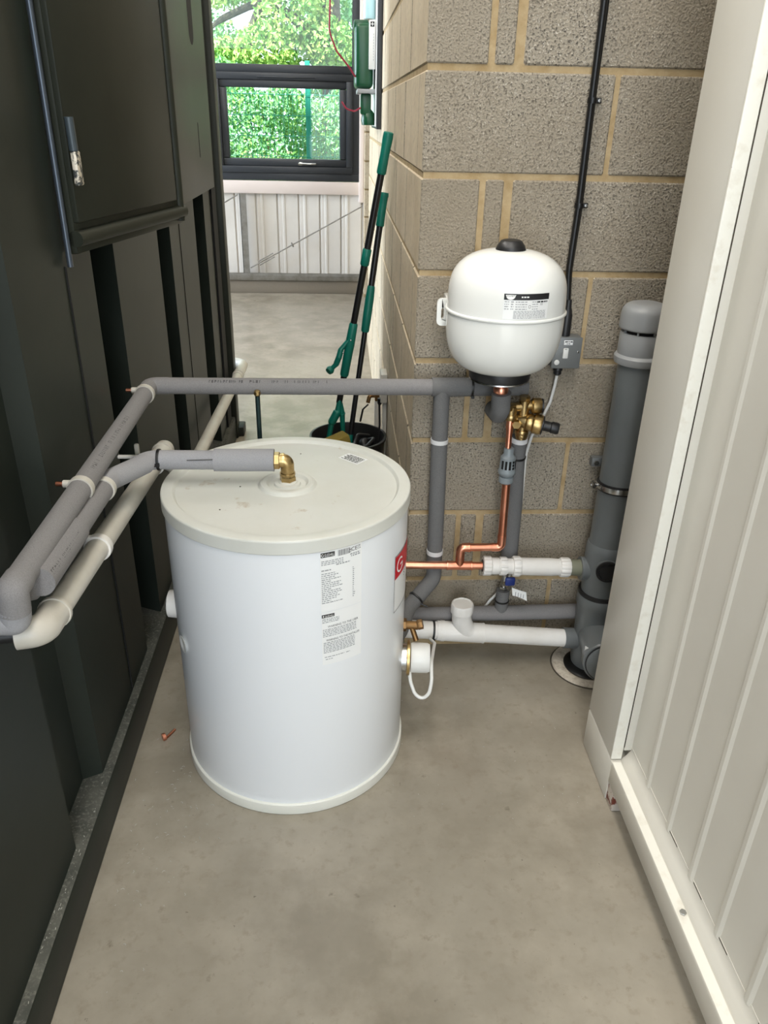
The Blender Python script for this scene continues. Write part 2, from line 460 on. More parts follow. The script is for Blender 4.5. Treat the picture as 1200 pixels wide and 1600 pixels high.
# ------------------------------------------------------------------ outdoors beyond the window
struct('ground', box(NB(), -25, 25, 7.6, 40, -.2, -.02), 'earth', smooth=False)
def leaves(bm, centre_fn, n, size, nm=1):
    for _ in range(n):
        c, out = centre_fn()
        s = size * random.uniform(.6, 1.3)
        a = Vector((random.gauss(0, 1), random.gauss(0, 1) - .4, random.gauss(0, .6))).normalized()
        u = a.cross(Vector((random.gauss(0, 1), random.gauss(0, 1), random.gauss(0, 1)))).normalized(); v = a.cross(u)
        bend = a * s * .18
        p = [c - u * s * .5, c - u * s * .1 + v * s * .32 + bend, c + u * s * .55, c - u * s * .1 - v * s * .32 + bend]
        f = bm.faces.new([bm.verts.new(q) for q in p]); f.material_index = random.randrange(nm)
hg = thing('hedge', (-.8, 10.8, 0), 'bushy green hedge behind the wire fence outside the window', 'hedge')
def hc():
    x = random.uniform(-3.2, 2.2); z = random.uniform(.0, 1.85 + .15 * math.sin(x * 3.1) + .1 * math.sin(x * 7.7))
    return V(x, 10.55 + .25 * math.sin(x * 5 + z * 4) + random.uniform(0, .9) ** 2, z), None
bm = NB(); leaves(bm, hc, 40000, .062, 3); obj('foliage', bm, 'leaf_b', hg, smooth=False, mats=['leaf_b', 'leaf_b', 'leaf_a'])
for i in range(26):
    bm = NB(); x0 = random.uniform(-3, 2); tube(bm, [(x0, 10.95, 0), (x0 + random.uniform(-.2, .2), 11, .7), (x0 + random.uniform(-.4, .4), 11, 1.5)], .012, 6); obj('stem', bm, 'bark', hg)
def tree(x, y, h, blobs, mats, label, n, size, branch):
    t = thing('tree', (x, y, 0), label, 'tree', None)
    bm = NB(); tube(bm, [(x, y, -.05), (x + .03, y, h * .3), (x - .02, y + .05, h * .6), (x + .05, y, h)], [.20, .16, .13, .06], 12); obj('trunk', bm, 'bark', t)
    for br in branch:
        bm = NB(); P = fillet(br, .5, 5); tube(bm, P, [.085 - .06 * i / (len(P) - 1) for i in range(len(P))], 8); obj('branch', bm, 'bark', t)
    def cf():
        b = random.choice(blobs); d = Vector((random.gauss(0, 1), random.gauss(0, 1), random.gauss(0, 1))).normalized() * random.uniform(.35, 1) ** .5
        return V(b[0] + d.x * b[3], b[1] + d.y * b[3], b[2] + d.z * b[3] * .8), None
    bm = NB(); leaves(bm, cf, n, size, len(mats)); obj('foliage', bm, mats[0], t, smooth=False, mats=mats)
tree(-.10, 12.6, 5.0, [(-.6, 12.4, 2.7, .55), (-.95, 12.2, 2.25, .45), (-.15, 12.3, 2.35, .4), (-1.5, 12.5, 2.1, .4), (-.4, 12.1, 3.4, .6), (-1.6, 12.6, 3.2, .6), (-1.1, 12.3, 3.9, .7)],
     ['leaf_c', 'leaf_a', 'leaf_c'], 'tree with thick dark trunk and yellow-green leaves beyond the hedge', 9500, .08,
     [[(-.08, 12.6, 1.9), (-.5, 12.5, 2.6), (-1.0, 12.4, 2.85), (-1.6, 12.4, 2.6), (-2.1, 12.3, 2.2)], [(-1.0, 12.4, 2.8), (-1.3, 12.3, 2.2), (-1.5, 12.2, 1.7)]])
tree(.9, 14.2, 5.5, [(.5, 14, 2.6, .8), (-.1, 14.2, 3.3, .8), (.9, 14, 3.5, .9), (.2, 13.9, 1.8, .7)], ['leaf_b', 'leaf_b', 'leaf_a'], 'blue-green leafed tree at the right behind the upper window pane', 8000, .085, [[(.9, 14.2, 2.2), (.3, 14.1, 3.0), (-.2, 14, 3.4)]])
tree(-3.2, 14.5, 5.5, [(-2.2, 14.3, 2.3, .8), (-2.8, 14.2, 3.2, .9), (-1.6, 14.6, 3.6, .8)], ['leaf_a', 'leaf_b'], 'mid-green tree at the left edge of the upper window pane', 6000, .085, [[(-3.2, 14.5, 2), (-2.4, 14.4, 2.8), (-1.8, 14.4, 3.2)]])
fe = thing('wire_fence', (-.335, 9.5, 0), 'green welded wire fence with one bright post outside the window', 'fence')
obj('post', box(NB(), -.362, -.308, 9.47, 9.53, -.02, 2.0, .005), 'fence_green', fe)
bm = NB()
for i in range(80):
    xx = -2.9 + i * .05; tube(bm, [(xx, 9.46, .05), (xx, 9.46, 1.9)], .0022, 4, False)
for i in range(10):
    zz = .08 + i * .2; tube(bm, [(-2.9, 9.457, zz), (1.05, 9.457, zz)], .003, 4, False)
tag(obj('wire_mesh', bm, 'fence_green', fe))

# ------------------------------------------------------------------ dark green steel container on the left
GX = -.557
con = thing('steel_container', (-.6, 1.3, 0), 'dark green corrugated steel container along the left side of the passage', 'container')
def wall_outline(x_out, x_in, depth_back):
    pts = [(x_out, -1.4)]
    for (a, b) in ((-.85, -.65), (-.15, .05), (.50, .70), (1.16, 1.37), (1.84, 2.03), (2.53, 2.72), (3.20, 3.44)):
        if a > 1.5: pts += [(x_out, a), (x_out - .012, a), (x_out - .085, a - .01), (x_out - .085, b + .035), (x_out - .012, b + .004), (x_out, b)]   # troughs deepened, with turned-in lips, so their floors fall in shade
        else: pts += [(x_out, a), (x_in, a + .03), (x_in, b - .02), (x_out, b)]
    pts += [(x_out, 3.85), (depth_back, 3.85), (depth_back, -1.4)]
    return pts
bm = NB(); prism(bm, wall_outline(GX, GX - .040, GX - .3), .10, 2.2); obj('side_wall', bm, 'green_steel', con, angle=20)
bm = NB(); box(bm, -2.9, GX - .29, -1.4, 3.85, .1, 2.2, .01); obj('body_shell', bm, 'green_steel', con)
bm = NB()
rp = [(-.66, 0.0), (-.537, 0.0), (-.535, .004), (-.535, .108), (-.537, .115), (-.542, .1185), (-.66, .120)]
lo = [bm.verts.new((x, -1.4, z)) for x, z in rp]; hi = [bm.verts.new((x, 3.85, z)) for x, z in rp]
n = len(rp)
for k in range(n):
    f = bm.faces.new((lo[k], lo[(k + 1) % n], hi[(k + 1) % n], hi[k])); f.material_index = 1 if rp[k][1] > .11 and rp[(k + 1) % n][1] > .11 else 0
bm.faces.new(lo); bm.faces.new(hi)
obj('base_rail', bm, 'green_steel', con, mats=['green_steel', 'dusty'])
# thick plate with lifting slots high up by the far corner
bm = NB(); box(bm, GX - .002, -.530, 2.20, 3.60, 1.212, 2.2, .004)
pl = obj('upper_plate', bm, 'green_steel_plate', con)
bm = NB()
def slot(bm, y, z0, z1, hw, x):
    prof = []
    for k in range(9): a = PI * k / 8; prof.append((y + hw * math.cos(a), z1 - hw + hw * math.sin(a)))
    for k in range(9): a = PI + PI * k / 8; prof.append((y + hw * math.cos(a), z0 + hw + hw * math.sin(a)))
    a = [bm.verts.new((x - .004, p[0], p[1])) for p in prof]; b = [bm.verts.new((x + .0006, p[0], p[1])) for p in prof]
    m = len(prof)
    for k in range(m): bm.faces.new((a[k], a[(k + 1) % m], b[(k + 1) % m], b[k]))
    bm.faces.new(b); bm.faces.new(a)
slot(bm, 3.30, 1.71, 2.05, .045, -.530); obj('slot', bm, 'black_slot', pl)
bm = NB(); slot(bm, 3.29, 1.34, 1.46, .006, -.530); obj('slot', bm, 'black_slot', pl)
bm = NB(); box(bm, -.575, -.526, 3.775, 3.855, 0.0, 2.2, .006); obj('corner_post', bm, 'green_steel_plate', con)
bm = NB(); box(bm, -.556, -.548, 3.62, 3.735, .12, 2.2); obj('corner_groove', bm, 'black_slot', con)
bm = NB(); box(bm, -.60, -.50, 3.80, 3.90, .0, .05, .006); obj('corner_foot', bm, 'green_steel_plate', con)
bm = NB(); tube(bm, [(-.556, 1.66, .13), (-.556, 1.66, 1.21)], .0025, 6); obj('weld_seam', bm, 'black_slot', con); bm = NB(); tube(bm, [(GX, 2.88, .13), (GX, 2.88, 1.21)], .0025, 6); obj('weld_seam', bm, 'black_slot', con)
bm = NB(); tube(bm, [(-.545, 1.660, 1.21), (-.545, 1.660, 2.2)], .006, 10); tube(bm, [(-.549, 1.668, 1.215), (-.549, 1.668, 2.2)], .004, 8); tag(obj('edge_trim', bm, 'trim_steel', con), 'thin blue-grey edge trim')
# door flap, hinged near the camera and standing ajar
HX, HY = -.520, 1.668
ang = math.atan2(.118, .545)
DM = Matrix.Translation((HX, HY, 0)) @ Matrix.Rotation(-ang, 4, 'Z')
bm = NB(); box(bm, -.035, -.010, 0, .56, 1.232, 2.2, .006, 2, mtx=DM); box(bm, -.03, .0, .004, .50, 1.292, 2.2, .004, 2, mtx=DM)
door = obj('door', bm, 'green_steel_plate', con)
bm = NB()
tube(bm, [DM @ V(-.010, .0, 1.262), DM @ V(-.010, .552, 1.262)], .016, 12)
tube(bm, [DM @ V(-.012, .536, 1.24), DM @ V(-.012, .536, 2.2)], .013, 12)
obj('door_flange', bm, 'green_steel_plate', door)
bm = NB(); tube(bm, [(-.506, 1.663, 1.424), (-.506, 1.660, 1.482)], .0085, 14); h = obj('hinge', bm, 'hinge', door)
bm = NB(); box(bm, -.512, -.500, 1.655, 1.684, 1.362, 1.424, .004); obj('hinge_leaf', bm, 'scuffed', h)

# ------------------------------------------------------------------ cream cabin on the right
cab = thing('site_cabin', (.9, 1.0, 0), 'cream painted steel cabin with ribbed side along the right of the passage', 'cabin')
bm = NB(); box(bm, .647, .672, 1.372, 1.556, .122, 2.5, .004); box(bm, .660, .84, 1.40, 1.556, .122, 2.5, .004); obj('corner_post', bm, 'cream', cab)
bm = NB(); box(bm, .6462, .6725, 1.3695, 1.3755, .124, 2.5, .002); tag(obj('post_edge', bm, 'cream_lit_edge', cab), 'post edge painted lighter as if lit')
bm = NB(); box(bm, .647, .84, 1.362, 1.556, .0, .119, .004); cf = obj('corner_block', bm, 'cream', cab)
bm = NB(); box(bm, .650, .70, 1.322, 1.366, .0, .055, .004); tag(obj('foot', bm, 'rust', cab), 'rusty foot bracket')
bm = NB(); box(bm, .647, .70, -1.5, 1.366, .056, .119, .005); rail = obj('base_rail', bm, 'cream', cab)
bm = NB(); box(bm, .6485, .6705, -1.5, 1.364, .1185, .1205, .0008, 1); ledge = tag(obj('rail_ledge', bm, 'cream_lit_edge', rail), 'chipped ledge painted lighter as if lit')
bm = NB(); box(bm, .690, .75, -1.5, 1.40, .119, .14)
# cove between rail and panel
cp = [(.672, .119), (.676, .128), (.684, .136), (.6925, .150), (.6925, .16), (.72, .16), (.72, .119)]
lo = [bm.verts.new((x, -1.5, z)) for x, z in cp]; hi = [bm.verts.new((x, 1.371, z)) for x, z in cp]; n = len(cp)
for k in range(n): bm.faces.new((lo[k], lo[(k + 1) % n], hi[(k + 1) % n], hi[k]))
bm.faces.new(lo); bm.faces.new(hi); cove = bm
pts = [(.6935, 1.372)]
y = 1.25
RIB = [1.262, 1.140, 1.022, .900, .778, .656, .534, .412, .29, .168, .046, -.08, -.2, -.32, -.44, -.56, -.68, -.80, -.92, -1.04]
for yy in RIB: pts += [(.6935, yy + .010), (.6900, yy + .003), (.6900, yy - .006), (.6935, yy - .014)]
pts += [(.6935, -1.5), (.74, -1.5), (.74, 1.372)]
bm = NB(); prism(bm, pts, .150, 2.5); obj('side_panel', bm, 'cream', cab, smooth=False)
bm = cove
for k in range(14):
    y0 = 1.30 - k * .14 + random.uniform(-.03, .03); box(bm, .6922, .6932, y0 - random.uniform(.015, .05), y0, .1555, .1585, mi=1)
obj('cove', bm, 'cream', cab, mats=['cream', 'grime'])
bm = NB(); tube(bm, [(.6745, 1.3712, .16), (.6745, 1.3712, 2.5)], .0009, 6); obj('post_seam', bm, 'grime', cab)
bm = NB(); box(bm, .6745, .700, 1.3712, 1.401, .15, 2.5, .001); obj('post_return', bm, 'cream', cab)
for bx, by in ((.662, .965),):
    bm = NB(); nut(bm, (bx, by, .1205), (0, 0, 1), .007, .005); obj('rail_bolt', bm, 'chrome', rail)
bm = NB(); box(bm, .75, 2.9, -1.5, 1.556, .1, 2.5, .01); obj('body_shell', bm, 'cream', cab)

# ------------------------------------------------------------------ hot water cylinder
TX, TY, TR = -.122, 1.62, .277
tank = thing('water_cylinder', (TX, TY, 0), 'large white free-standing hot water cylinder in the middle of the floor', 'water cylinder')
obj('shell', lathe(NB(), [(TR - .002, .028), (TR, .034), (TR, .730)], (TX, TY, 0), seg=128), 'tank', tank)
obj('base_band', lathe(NB(), [(TR - .004, 0), (TR + .004, .001), (TR + .0055, .004), (TR + .005, .030), (TR + .003, .032), (TR - .01, .033)], (TX, TY, 0), seg=128), 'base_white', tank)
lidp = [(TR + .0006, .7165), (TR + .0040, .7170), (TR + .0048, .7185), (TR + .0042, .7440), (TR + .0034, .7464), (TR + .0016, .7478), (TR - .002, .7484), (TR - .020, .7484), (TR - .0220, .7480), (TR - .0265, .7425), (TR - .0275, .7412), (.10, .7406),
        (.068, .7406), (.066, .7412), (.061, .7478), (.056, .7492), (.048, .7486), (.042, .7425), (.031, .7420), (.029, .7470), (.018, .7480), (0, .7480)]
bm = lathe(NB(), lidp, (TX, TY, 0), seg=128)
for a, b in ((-.228, 1.609), (-.258, 1.493), (-.10, 1.80)): lathe(bm, [(.0018, .7400), (.0018, .7418), (0, .7419)], (a, b, 0), seg=8, mi=1)
lid = obj('lid', bm, 'lid', tank, angle=14, mats=['lid', 'grime'])
def on_tank(rr):
    return lambda u, v: V(TX + rr * math.cos(math.radians(-73.4) + u / TR), TY + rr * math.sin(math.radians(-73.4) + u / TR), v - .0048)
LW = TR * math.radians(19.6)
p0, p1 = on_tank(TR + .0006), on_tank(TR + .0010)
rnd = random.Random(3)
bm = NB(); patch(bm, 0, LW, .574, .7265, p0, 12); lb = tag(obj('rating_label', bm, 'paper', tank), 'white rating plate sticker with small print')
bm = NB(); patch(bm, .001, .031, .7058, .7165, p1, 5)
for i in range(22): patch(bm, .038 + i * .00125, .038 + i * .00125 + rnd.choice((.0004, .0007)), .703, .7165, p1, 1)
put_text(bm, 'CE', .0125, .069, .7065, p1); put_text(bm, 'X', .010, .0625, .7075, p1); put_text(bm, 'UK', .0058, .084, .7125, p1); put_text(bm, 'CA', .0058, .084, .7070, p1); patch(bm, .0620, .0685, .7050, .7062, p1, 1)
obj('label_print', bm, 'ink', lb, smooth=False)
bm = NB(); put_text(bm, 'GLEDHILL', .0088, .0085, .7078, on_tank(TR + .0014), .0215); lathe_c = None
fn = on_tank(TR + .0014)
for k in range(10):
    a0, a1 = 2 * PI * k / 10 + .6, 2 * PI * (k + 1) / 10 + .6
    if k == 9: continue
    q = [fn(.0046 + .0028 * math.cos(a0), .7111 + .0036 * math.sin(a0)), fn(.0046 + .0028 * math.cos(a1), .7111 + .0036 * math.sin(a1)), fn(.0046 + .0018 * math.cos(a1), .7111 + .0024 * math.sin(a1)), fn(.0046 + .0018 * math.cos(a0), .7111 + .0024 * math.sin(a0))]
    bm.faces.new([bm.verts.new(c) for c in q])
obj('logo_letters', bm, 'ink_white', lb, smooth=False)
bm = NB()
for i in range(3): smallprint(bm, .002, .050, .6955 - i * .0040, p1, .0020, rnd)
smallprint(bm, .066, .090, .6985, p1, .003, rnd); smallprint(bm, .068, .090, .6940, p1, .003, rnd); smallprint(bm, .034, .066, .683, p1, .0028, rnd)
smallprint(bm, .002, .024, .6735, p1, .0028, rnd)
for i in range(16):
    zz = .6660 - i * .0047
    smallprint(bm, .002, rnd.uniform(.030, .050) if i not in (4, 8, 14) else .022, zz, p1, .0022, rnd)
    smallprint(bm, .072, .072 + rnd.uniform(.002, .006), zz, p1, .0022, rnd)
obj('small_print', bm, 'ink_grey', lb, smooth=False)
bm = NB(); patch(bm, .001, LW, .437, .573, p0, 12); lb = tag(obj('warning_label', bm, 'paper', tank), 'white sticker with two warning paragraphs')
bm = NB(); patch(bm, .001, .029, .5595, .5675, p1, 5)
put_text(bm, 'WARNING TO THE USER', .0078, .014, .5330, p1, .072); put_text(bm, 'WARNING TO THE INSTALLER', .0076, .010, .4985, p1, .080)
obj('label_print', bm, 'ink', lb, smooth=False)
bm = NB(); put_text(bm, 'GLEDHILL', .0070, .0080, .5608, on_tank(TR + .0014), .0195)
patch(bm, .0032, .0058, .5618, .5654, on_tank(TR + .0014), 1); obj('logo_letters', bm, 'ink_white', lb, smooth=False)
bm = NB()
for i in range(3): smallprint(bm, .002, .040, .5545 - i * .0040, p1, .0020, rnd)
for i in range(5): smallprint(bm, .003, .082, .5275 - i * .0042, p1, .0021, rnd)
for i in range(7): smallprint(bm, .004, .078, .4935 - i * .0042, p1, .0021, rnd)
smallprint(bm, .006, .052, .4560, p1, .0020, rnd); smallprint(bm, .008, .024, .4500, p1, .0020, rnd); smallprint(bm, .056, .066, .4555, p1, .002, rnd)
obj('small_print', bm, 'ink_grey', lb, smooth=False)
def on_tank2(rr):
    return lambda u, v: V(TX + rr * math.cos(math.radians(-30.2) + u / TR), TY + rr * math.sin(math.radians(-30.2) + u / TR), v)
q0, q1, q2 = on_tank2(TR + .0006), on_tank2(TR + .0011), on_tank2(TR + .0016)
bm = NB(); patch(bm, 0, .13, .478, .627, q0, 14); lb = tag(obj('brand_label', bm, 'paper', tank), 'red and white sticker at the right side')
bm = NB(); patch(bm, .003, .127, .566, .624, q1, 14); obj('red_panel', bm, 'red', lb, smooth=False)
bm = NB()
for a, b, c, d in ((.0008, .002, .478, .627), (.0008, .129, .478, .4795), (.0008, .129, .6255, .627)): patch(bm, a, b, c, d, q1, 12)
put_text(bm, 'S', .022, .062, .546, q1); obj('label_print', bm, 'ink', lb, smooth=False)
bm = NB()
for k in range(26):
    a0, a1 = math.radians(38 + k * 11), math.radians(38 + (k + 1) * 11)
    c, r1, r2, zc = .030, .019, .0145, .595
    q = [q2(c + r1 * math.cos(a0), zc + r1 * math.sin(a0)), q2(c + r1 * math.cos(a1), zc + r1 * math.sin(a1)), q2(c + r2 * math.cos(a1), zc + r2 * math.sin(a1)), q2(c + r2 * math.cos(a0), zc + r2 * math.sin(a0))]
    bm.faces.new([bm.verts.new(x) for x in q])
patch(bm, .031, .0475, .592, .5965, q2, 2); patch(bm, .0435, .0480, .582, .5965, q2, 1)
obj('logo_letter', bm, 'ink_white', lb, smooth=False)
bm = NB()
ST = [V(-.007, 1.775, .7414), V(.039, 1.731, .7414), V(.067, 1.763, .7414), V(.020, 1.804, .7414)]
fs = lambda u, v: ST[0] * (1 - u) * (1 - v) + ST[1] * u * (1 - v) + ST[2] * u * v + ST[3] * (1 - u) * v
patch(bm, 0, 1, 0, 1, fs, 2, 2); sk = tag(obj('lid_sticker', bm, 'paper', lid), 'small white notice sticker')
bm = NB(); fs2 = lambda u, v: fs(u, v) + V(0, 0, .0006)
for i in range(6):
    u = .08 + .1 * (i % 2)
    while u < .92:
        l = rnd.uniform(.05, .14); patch(bm, u, min(u + l, .92), .12 + i * .13, .12 + i * .13 + .075, fs2, 1); u += l + .03
obj('notice_print', bm, 'ink', sk, smooth=False)
# dent with torn foil low on the left side of the shell
bm = NB(); c = V(TX + TR * math.cos(math.radians(-151)), TY + TR * math.sin(math.radians(-151)), .398)
lathe(bm, [(.012, -.001), (.020, .002), (.022, .0035), (.017, .004), (.013, .002), (0, .0015)], c, (math.cos(math.radians(-151)), math.sin(math.radians(-151)), 0), 18)
obj('side_plug', bm, 'white_plastic', tank)
bm = NB(); lathe(bm, [(.034, -.004), (.036, .01), (.034, .030), (.02, .036), (0, .036)], V(TX + TR * math.cos(math.radians(178)), TY + TR * math.sin(math.radians(178)) + .02, .40), (-1, .05, 0), 24)
obj('inlet_cap', bm, 'white_pvc', tank)

# immersion heater and drain cock on the tank's right side
hx, hy, hz = .158, 1.60, .262
ih = thing('immersion_heater', (hx, hy, hz), 'white capped immersion heater with brass nut on the tank side', 'heater')
ax = V(.996, -.08, 0)
obj('boss', lathe(NB(), [(.036, -.012), (.036, .008)], (hx, hy, hz), ax, 30), 'chrome', ih)
bm = NB(); nut(bm, V(hx, hy, hz) + ax * .007, ax, .046, .009, 12, .2); obj('nut', bm, 'brass', ih)
obj('cover', lathe(NB(), [(.037, .018), (.0385, .022), (.038, .060), (.035, .066), (.0, .067)], (hx, hy, hz), ax, 36), 'white_plastic', ih)
dc = thing('drain_cock', (.163, 1.64, .335), 'small tarnished brass drain cock above the immersion heater', 'valve')
bm = NB(); tube(bm, [(.150, 1.64, .335), (.195, 1.63, .338)], .011, 14); nut(bm, (.150, 1.64, .335), (1, -.1, 0), .017, .016); obj('body', bm, 'dull_brass', dc)
bm = NB(); tube(bm, [(.178, 1.632, .335), (.190, 1.615, .303)], .007, 10); nut(bm, (.193, 1.63, .340), (1, -.1, .3), .013, .014); obj('spout', bm, 'dull_brass', dc)

# ------------------------------------------------------------------ lagged pipe running round the container and along to the wall
LR = .0212
pa = thing('insulated_pipe', (-.16, 1.95, .867), 'long grey foam-lagged pipe from container side across to the block wall with a drop', 'pipe')
AY = 1.95
bm = NB(); tube(bm, [(-.487, 1.925, .867), (-.487, 1.01, .859)], LR, 24); run1 = obj('lagging', bm, 'lagging', pa)
bm = NB(); tube(bm, [(-.487, 1.90, .867), (-.487, AY, .8675), (-.44, AY, .8675)], LR + .0006, 24, bend=.02); obj('corner_lagging', bm, 'lagging', pa)
bm = NB(); tube(bm, [(-.455, AY, .8675), (.19, AY, .8665), (.245, AY, .8665)], LR, 24); run2 = obj('lagging', bm, 'lagging', pa)
bm = NB(); tube(bm, [(.238, AY, .867), (.290, AY, .867), (.348, AY, .868)], LR + .0035, 24); tee = obj('tee_lagging', bm, 'lagging_dark', pa)
bm = NB(); tube(bm, [(.345, AY, .868), (.49, AY, .870)], LR + .0030, 24); obj('wall_lagging', bm, 'lagging_dark', pa)
bm = NB(); tube(bm, [(.265, AY - .002, .870), (.266, AY - .002, .72)], LR + .0005, 24); obj('drop_lagging', bm, 'lagging_dark', pa)
bm = NB(); tube(bm, [(.266, AY, .72), (.270, AY, .45), (.271, AY, .335)], LR + .0012, 24); obj('drop_lagging', bm, 'lagging_dark', pa)
bm = NB(); tube(bm, [(.271, AY - .003, .345), (.268, 1.92, .30), (.19, 1.86, .235), (.165, 1.80, .20), (.12, 1.72, .19)], LR + .001, 24, bend=.04); obj('foot_lagging', bm, 'lagging_dark', pa)
bm = NB(); ring(bm, (.266, AY, .717), (.01, 0, 1), LR + .0005, .012, .0022); obj('tape', bm, 'tape', pa)
bm = NB(); ring(bm, (.271, AY, .372), (.01, 0, 1), LR + .0005, .013, .0022); obj('tape', bm, 'tape', pa)
bm = NB(); ring(bm, (.343, AY, .868), (1, 0, 0), LR + .0030, .006, .0022); box(bm, .340, .347, AY - .03, AY - .024, .845, .852); tag(obj('cable_tie', bm, 'tie', pa), 'black cable tie')
bm = NB(); ring(bm, (.215, 1.878, .258), (.75, .6, .5), LR + .001, .005, .002); tube(bm, [(.225, 1.85, .258), (.245, 1.845, .250)], .002, 6); tag(obj('cable_tie', bm, 'tie', pa), 'black cable tie')
# near end: elbow pieces cut from lagging, turning down and into the container
bm = NB(); tube(bm, [(-.487, 1.030, .859), (-.487, 1.000, .859), (-.490, 1.000, .82)], LR + .0018, 24, bend=.008); obj('corner_lagging', bm, 'lagging', pa)
bm = NB(); tube(bm, [(-.4895, 1.000, .828), (-.494, 1.003, .803), (-.53, 1.003, .803)], LR + .002, 24, bend=.006); obj('corner_lagging', bm, 'lagging_light', pa)
bm = NB(); tube(bm, [(-.52, 1.003, .803), (-.562, 1.003, .803)], LR - .001, 20); obj('lagging', bm, 'lagging', pa)
def clip(parent, c, axis, r, arm, wd=.016):
    bm = NB(); ring(bm, c, axis, r, wd, .003)
    o = obj('pipe_clip', bm, 'aged_pvc', parent)
    bm = NB(); tube(bm, [c + V(-r + .004, 0, .010), c + V(-r - .009, 0, .010)], .0075, 10)
    obj('clip_arm', bm, 'aged_pvc', o)
    bm = NB(); tube(bm, [c + V(-r - .008, 0, .010), c + V(-r - arm * .75, 0, .010)], .0046, 10); tag(obj('clip_screw', bm, 'copper', o), 'copper coloured screw')
clip(pa, V(-.487, 1.345, .8615), (0, 1, 0), LR, .030)
clip(pa, V(-.487, 1.885, .8665), (0, 1, 0), LR, .030)
def print_line(parent, a, b, up, r, n, rnd=rnd):
    """faded lettering strokes printed along a lagged pipe"""
    d = (b - a); L = d.length; d.normalize(); s = d.cross(up).normalized(); bm = NB()
    def fn(u, v):
        th = v / r; return a + d * u + (up * math.cos(th) + s * math.sin(th)) * (r + .0005)
    u = 0
    while u < L:
        k = rnd.uniform(.004, .009)
        if rnd.random() < .72:
            patch(bm, u, u + .0016, -.004, .004, fn, 1, 2)
            if rnd.random() < .6: patch(bm, u, u + k * .6, rnd.choice((-.004, 0, .003)), rnd.choice((-.002, .0015, .0042)), fn, 1, 1)
        u += k
    obj('printed_marks', bm, 'print', parent, smooth=False)
print_line(run1, V(-.487, 1.40, .862), V(-.487, 1.68, .8645), V(.45, -.1, .88).normalized(), LR, 60)
print_line(run2, V(-.37, AY, .8675), V(-.02, AY, .867), V(0, -.62, .78).normalized(), LR, 60)
# support rod with brass nut under that pipe
sr = thing('support_rod', (-.213, 1.95, 0), 'thin dark steel rod with brass nut holding up the lagged pipe behind the tank', 'rod')
obj('rod', tube(NB(), [(-.212, 1.925, 0), (-.2128, 1.925, .853)], .0062, 12), 'steel_rod', sr)
bm = NB(); lathe(bm, [(.0075, 0), (.0095, .004), (.007, .012), (0, .014)], (-.2128, 1.925, .852), (0, -.3, 1), 14); tag(obj('nut', bm, 'brass', sr), 'brass nut')

# second lagged pipe: out of the container, along it, and over the lid to a brass elbow
pb = thing('insulated_pipe', (-.3, 1.6, .80), 'light grey lagged pipe bending over the lid of the tank to a brass elbow', 'pipe')
B1 = V(-.472, 1.47, .822); B2 = V(-.425, 1.622, .802)
bm = NB(); tube(bm, [(-.472, 1.07, .835), B1], LR, 24); br1 = obj('lagging', bm, 'lagging', pb)
bm = NB(); tube(bm, [(-.472, 1.058, .8355), (-.472, 1.240, .830)], LR + .0042, 24); br2 = obj('sleeve', bm, 'lagging', pb)
bm = NB(); tube(bm, [(-.477, 1.078, .834), (-.495, 1.074, .815), (-.562, 1.070, .800)], LR, 24); obj('corner_lagging', bm, 'lagging', pb)
bm = NB(); tube(bm, [(-.472, 1.43, .823), B1, B2 + V(-.004, -.03, .003)], LR + .0008, 24, bend=.03); obj('corner_lagging', bm, 'lagging_light', pb)
bm = NB(); tube(bm, [V(-.44, 1.565, .810), B2, (-.275, 1.622, .801)], LR + .0004, 24, bend=.03); obj('lagging', bm, 'lagging_light', pb)
bm = NB(); tube(bm, [(-.283, 1.622, .801), (-.150, 1.622, .8005)], LR + .0042, 28); obj('sleeve', bm, 'lagging_light', pb)
bm = NB(); tube(bm, [(-.34, 1.6015, .809), (-.283, 1.6005, .811)], .0012, 6); obj('slit', bm, 'print', pb)
bm = NB(); ring(bm, (-.405, 1.622, .802), (1, 0, 0), LR + .0006, .006, .0025); box(bm, -.412, -.400, 1.596, 1.602, .795, .803); tag(obj('cable_tie', bm, 'tie', pb), 'black cable tie')
clip(pb, V(-.472, 1.425, .8235), (0, 1, 0), LR, .03)
print_line(br2, V(-.472, 1.07, .8352), V(-.472, 1.22, .8305), V(.80, -.2, .56).normalized(), LR + .0042, 60)
bm = NB(); nut(bm, (-.151, 1.622, .7995), (1, 0, 0), .0195, .014, 6); nut(bm, (TX + .001, 1.622, .7455), (0, 0, 1), .0185, .018, 6, .3); fit = obj('elbow_nut', bm, 'brass', pb, angle=20)
bm = NB(); tube(bm, [(-.142, 1.622, .7995), (TX + .001, 1.622, .7995), (TX + .001, 1.622, .757)], .0155, 22, bend=.016)
ring(bm, (-.131, 1.622, .7995), (1, 0, 0), .0150, .008, .002); ring(bm, (TX + .001, 1.622, .768), (0, 0, 1), .0150, .006, .0025); tag(obj('elbow', bm, 'brass', pb), 'shiny brass compression elbow')
bm = NB(); lathe(bm, [(.022, .7425), (.022, .749), (.017, .7515)], (TX + .001, 1.622, 0), seg=28); obj('elbow_collar', bm, 'lid', pb)

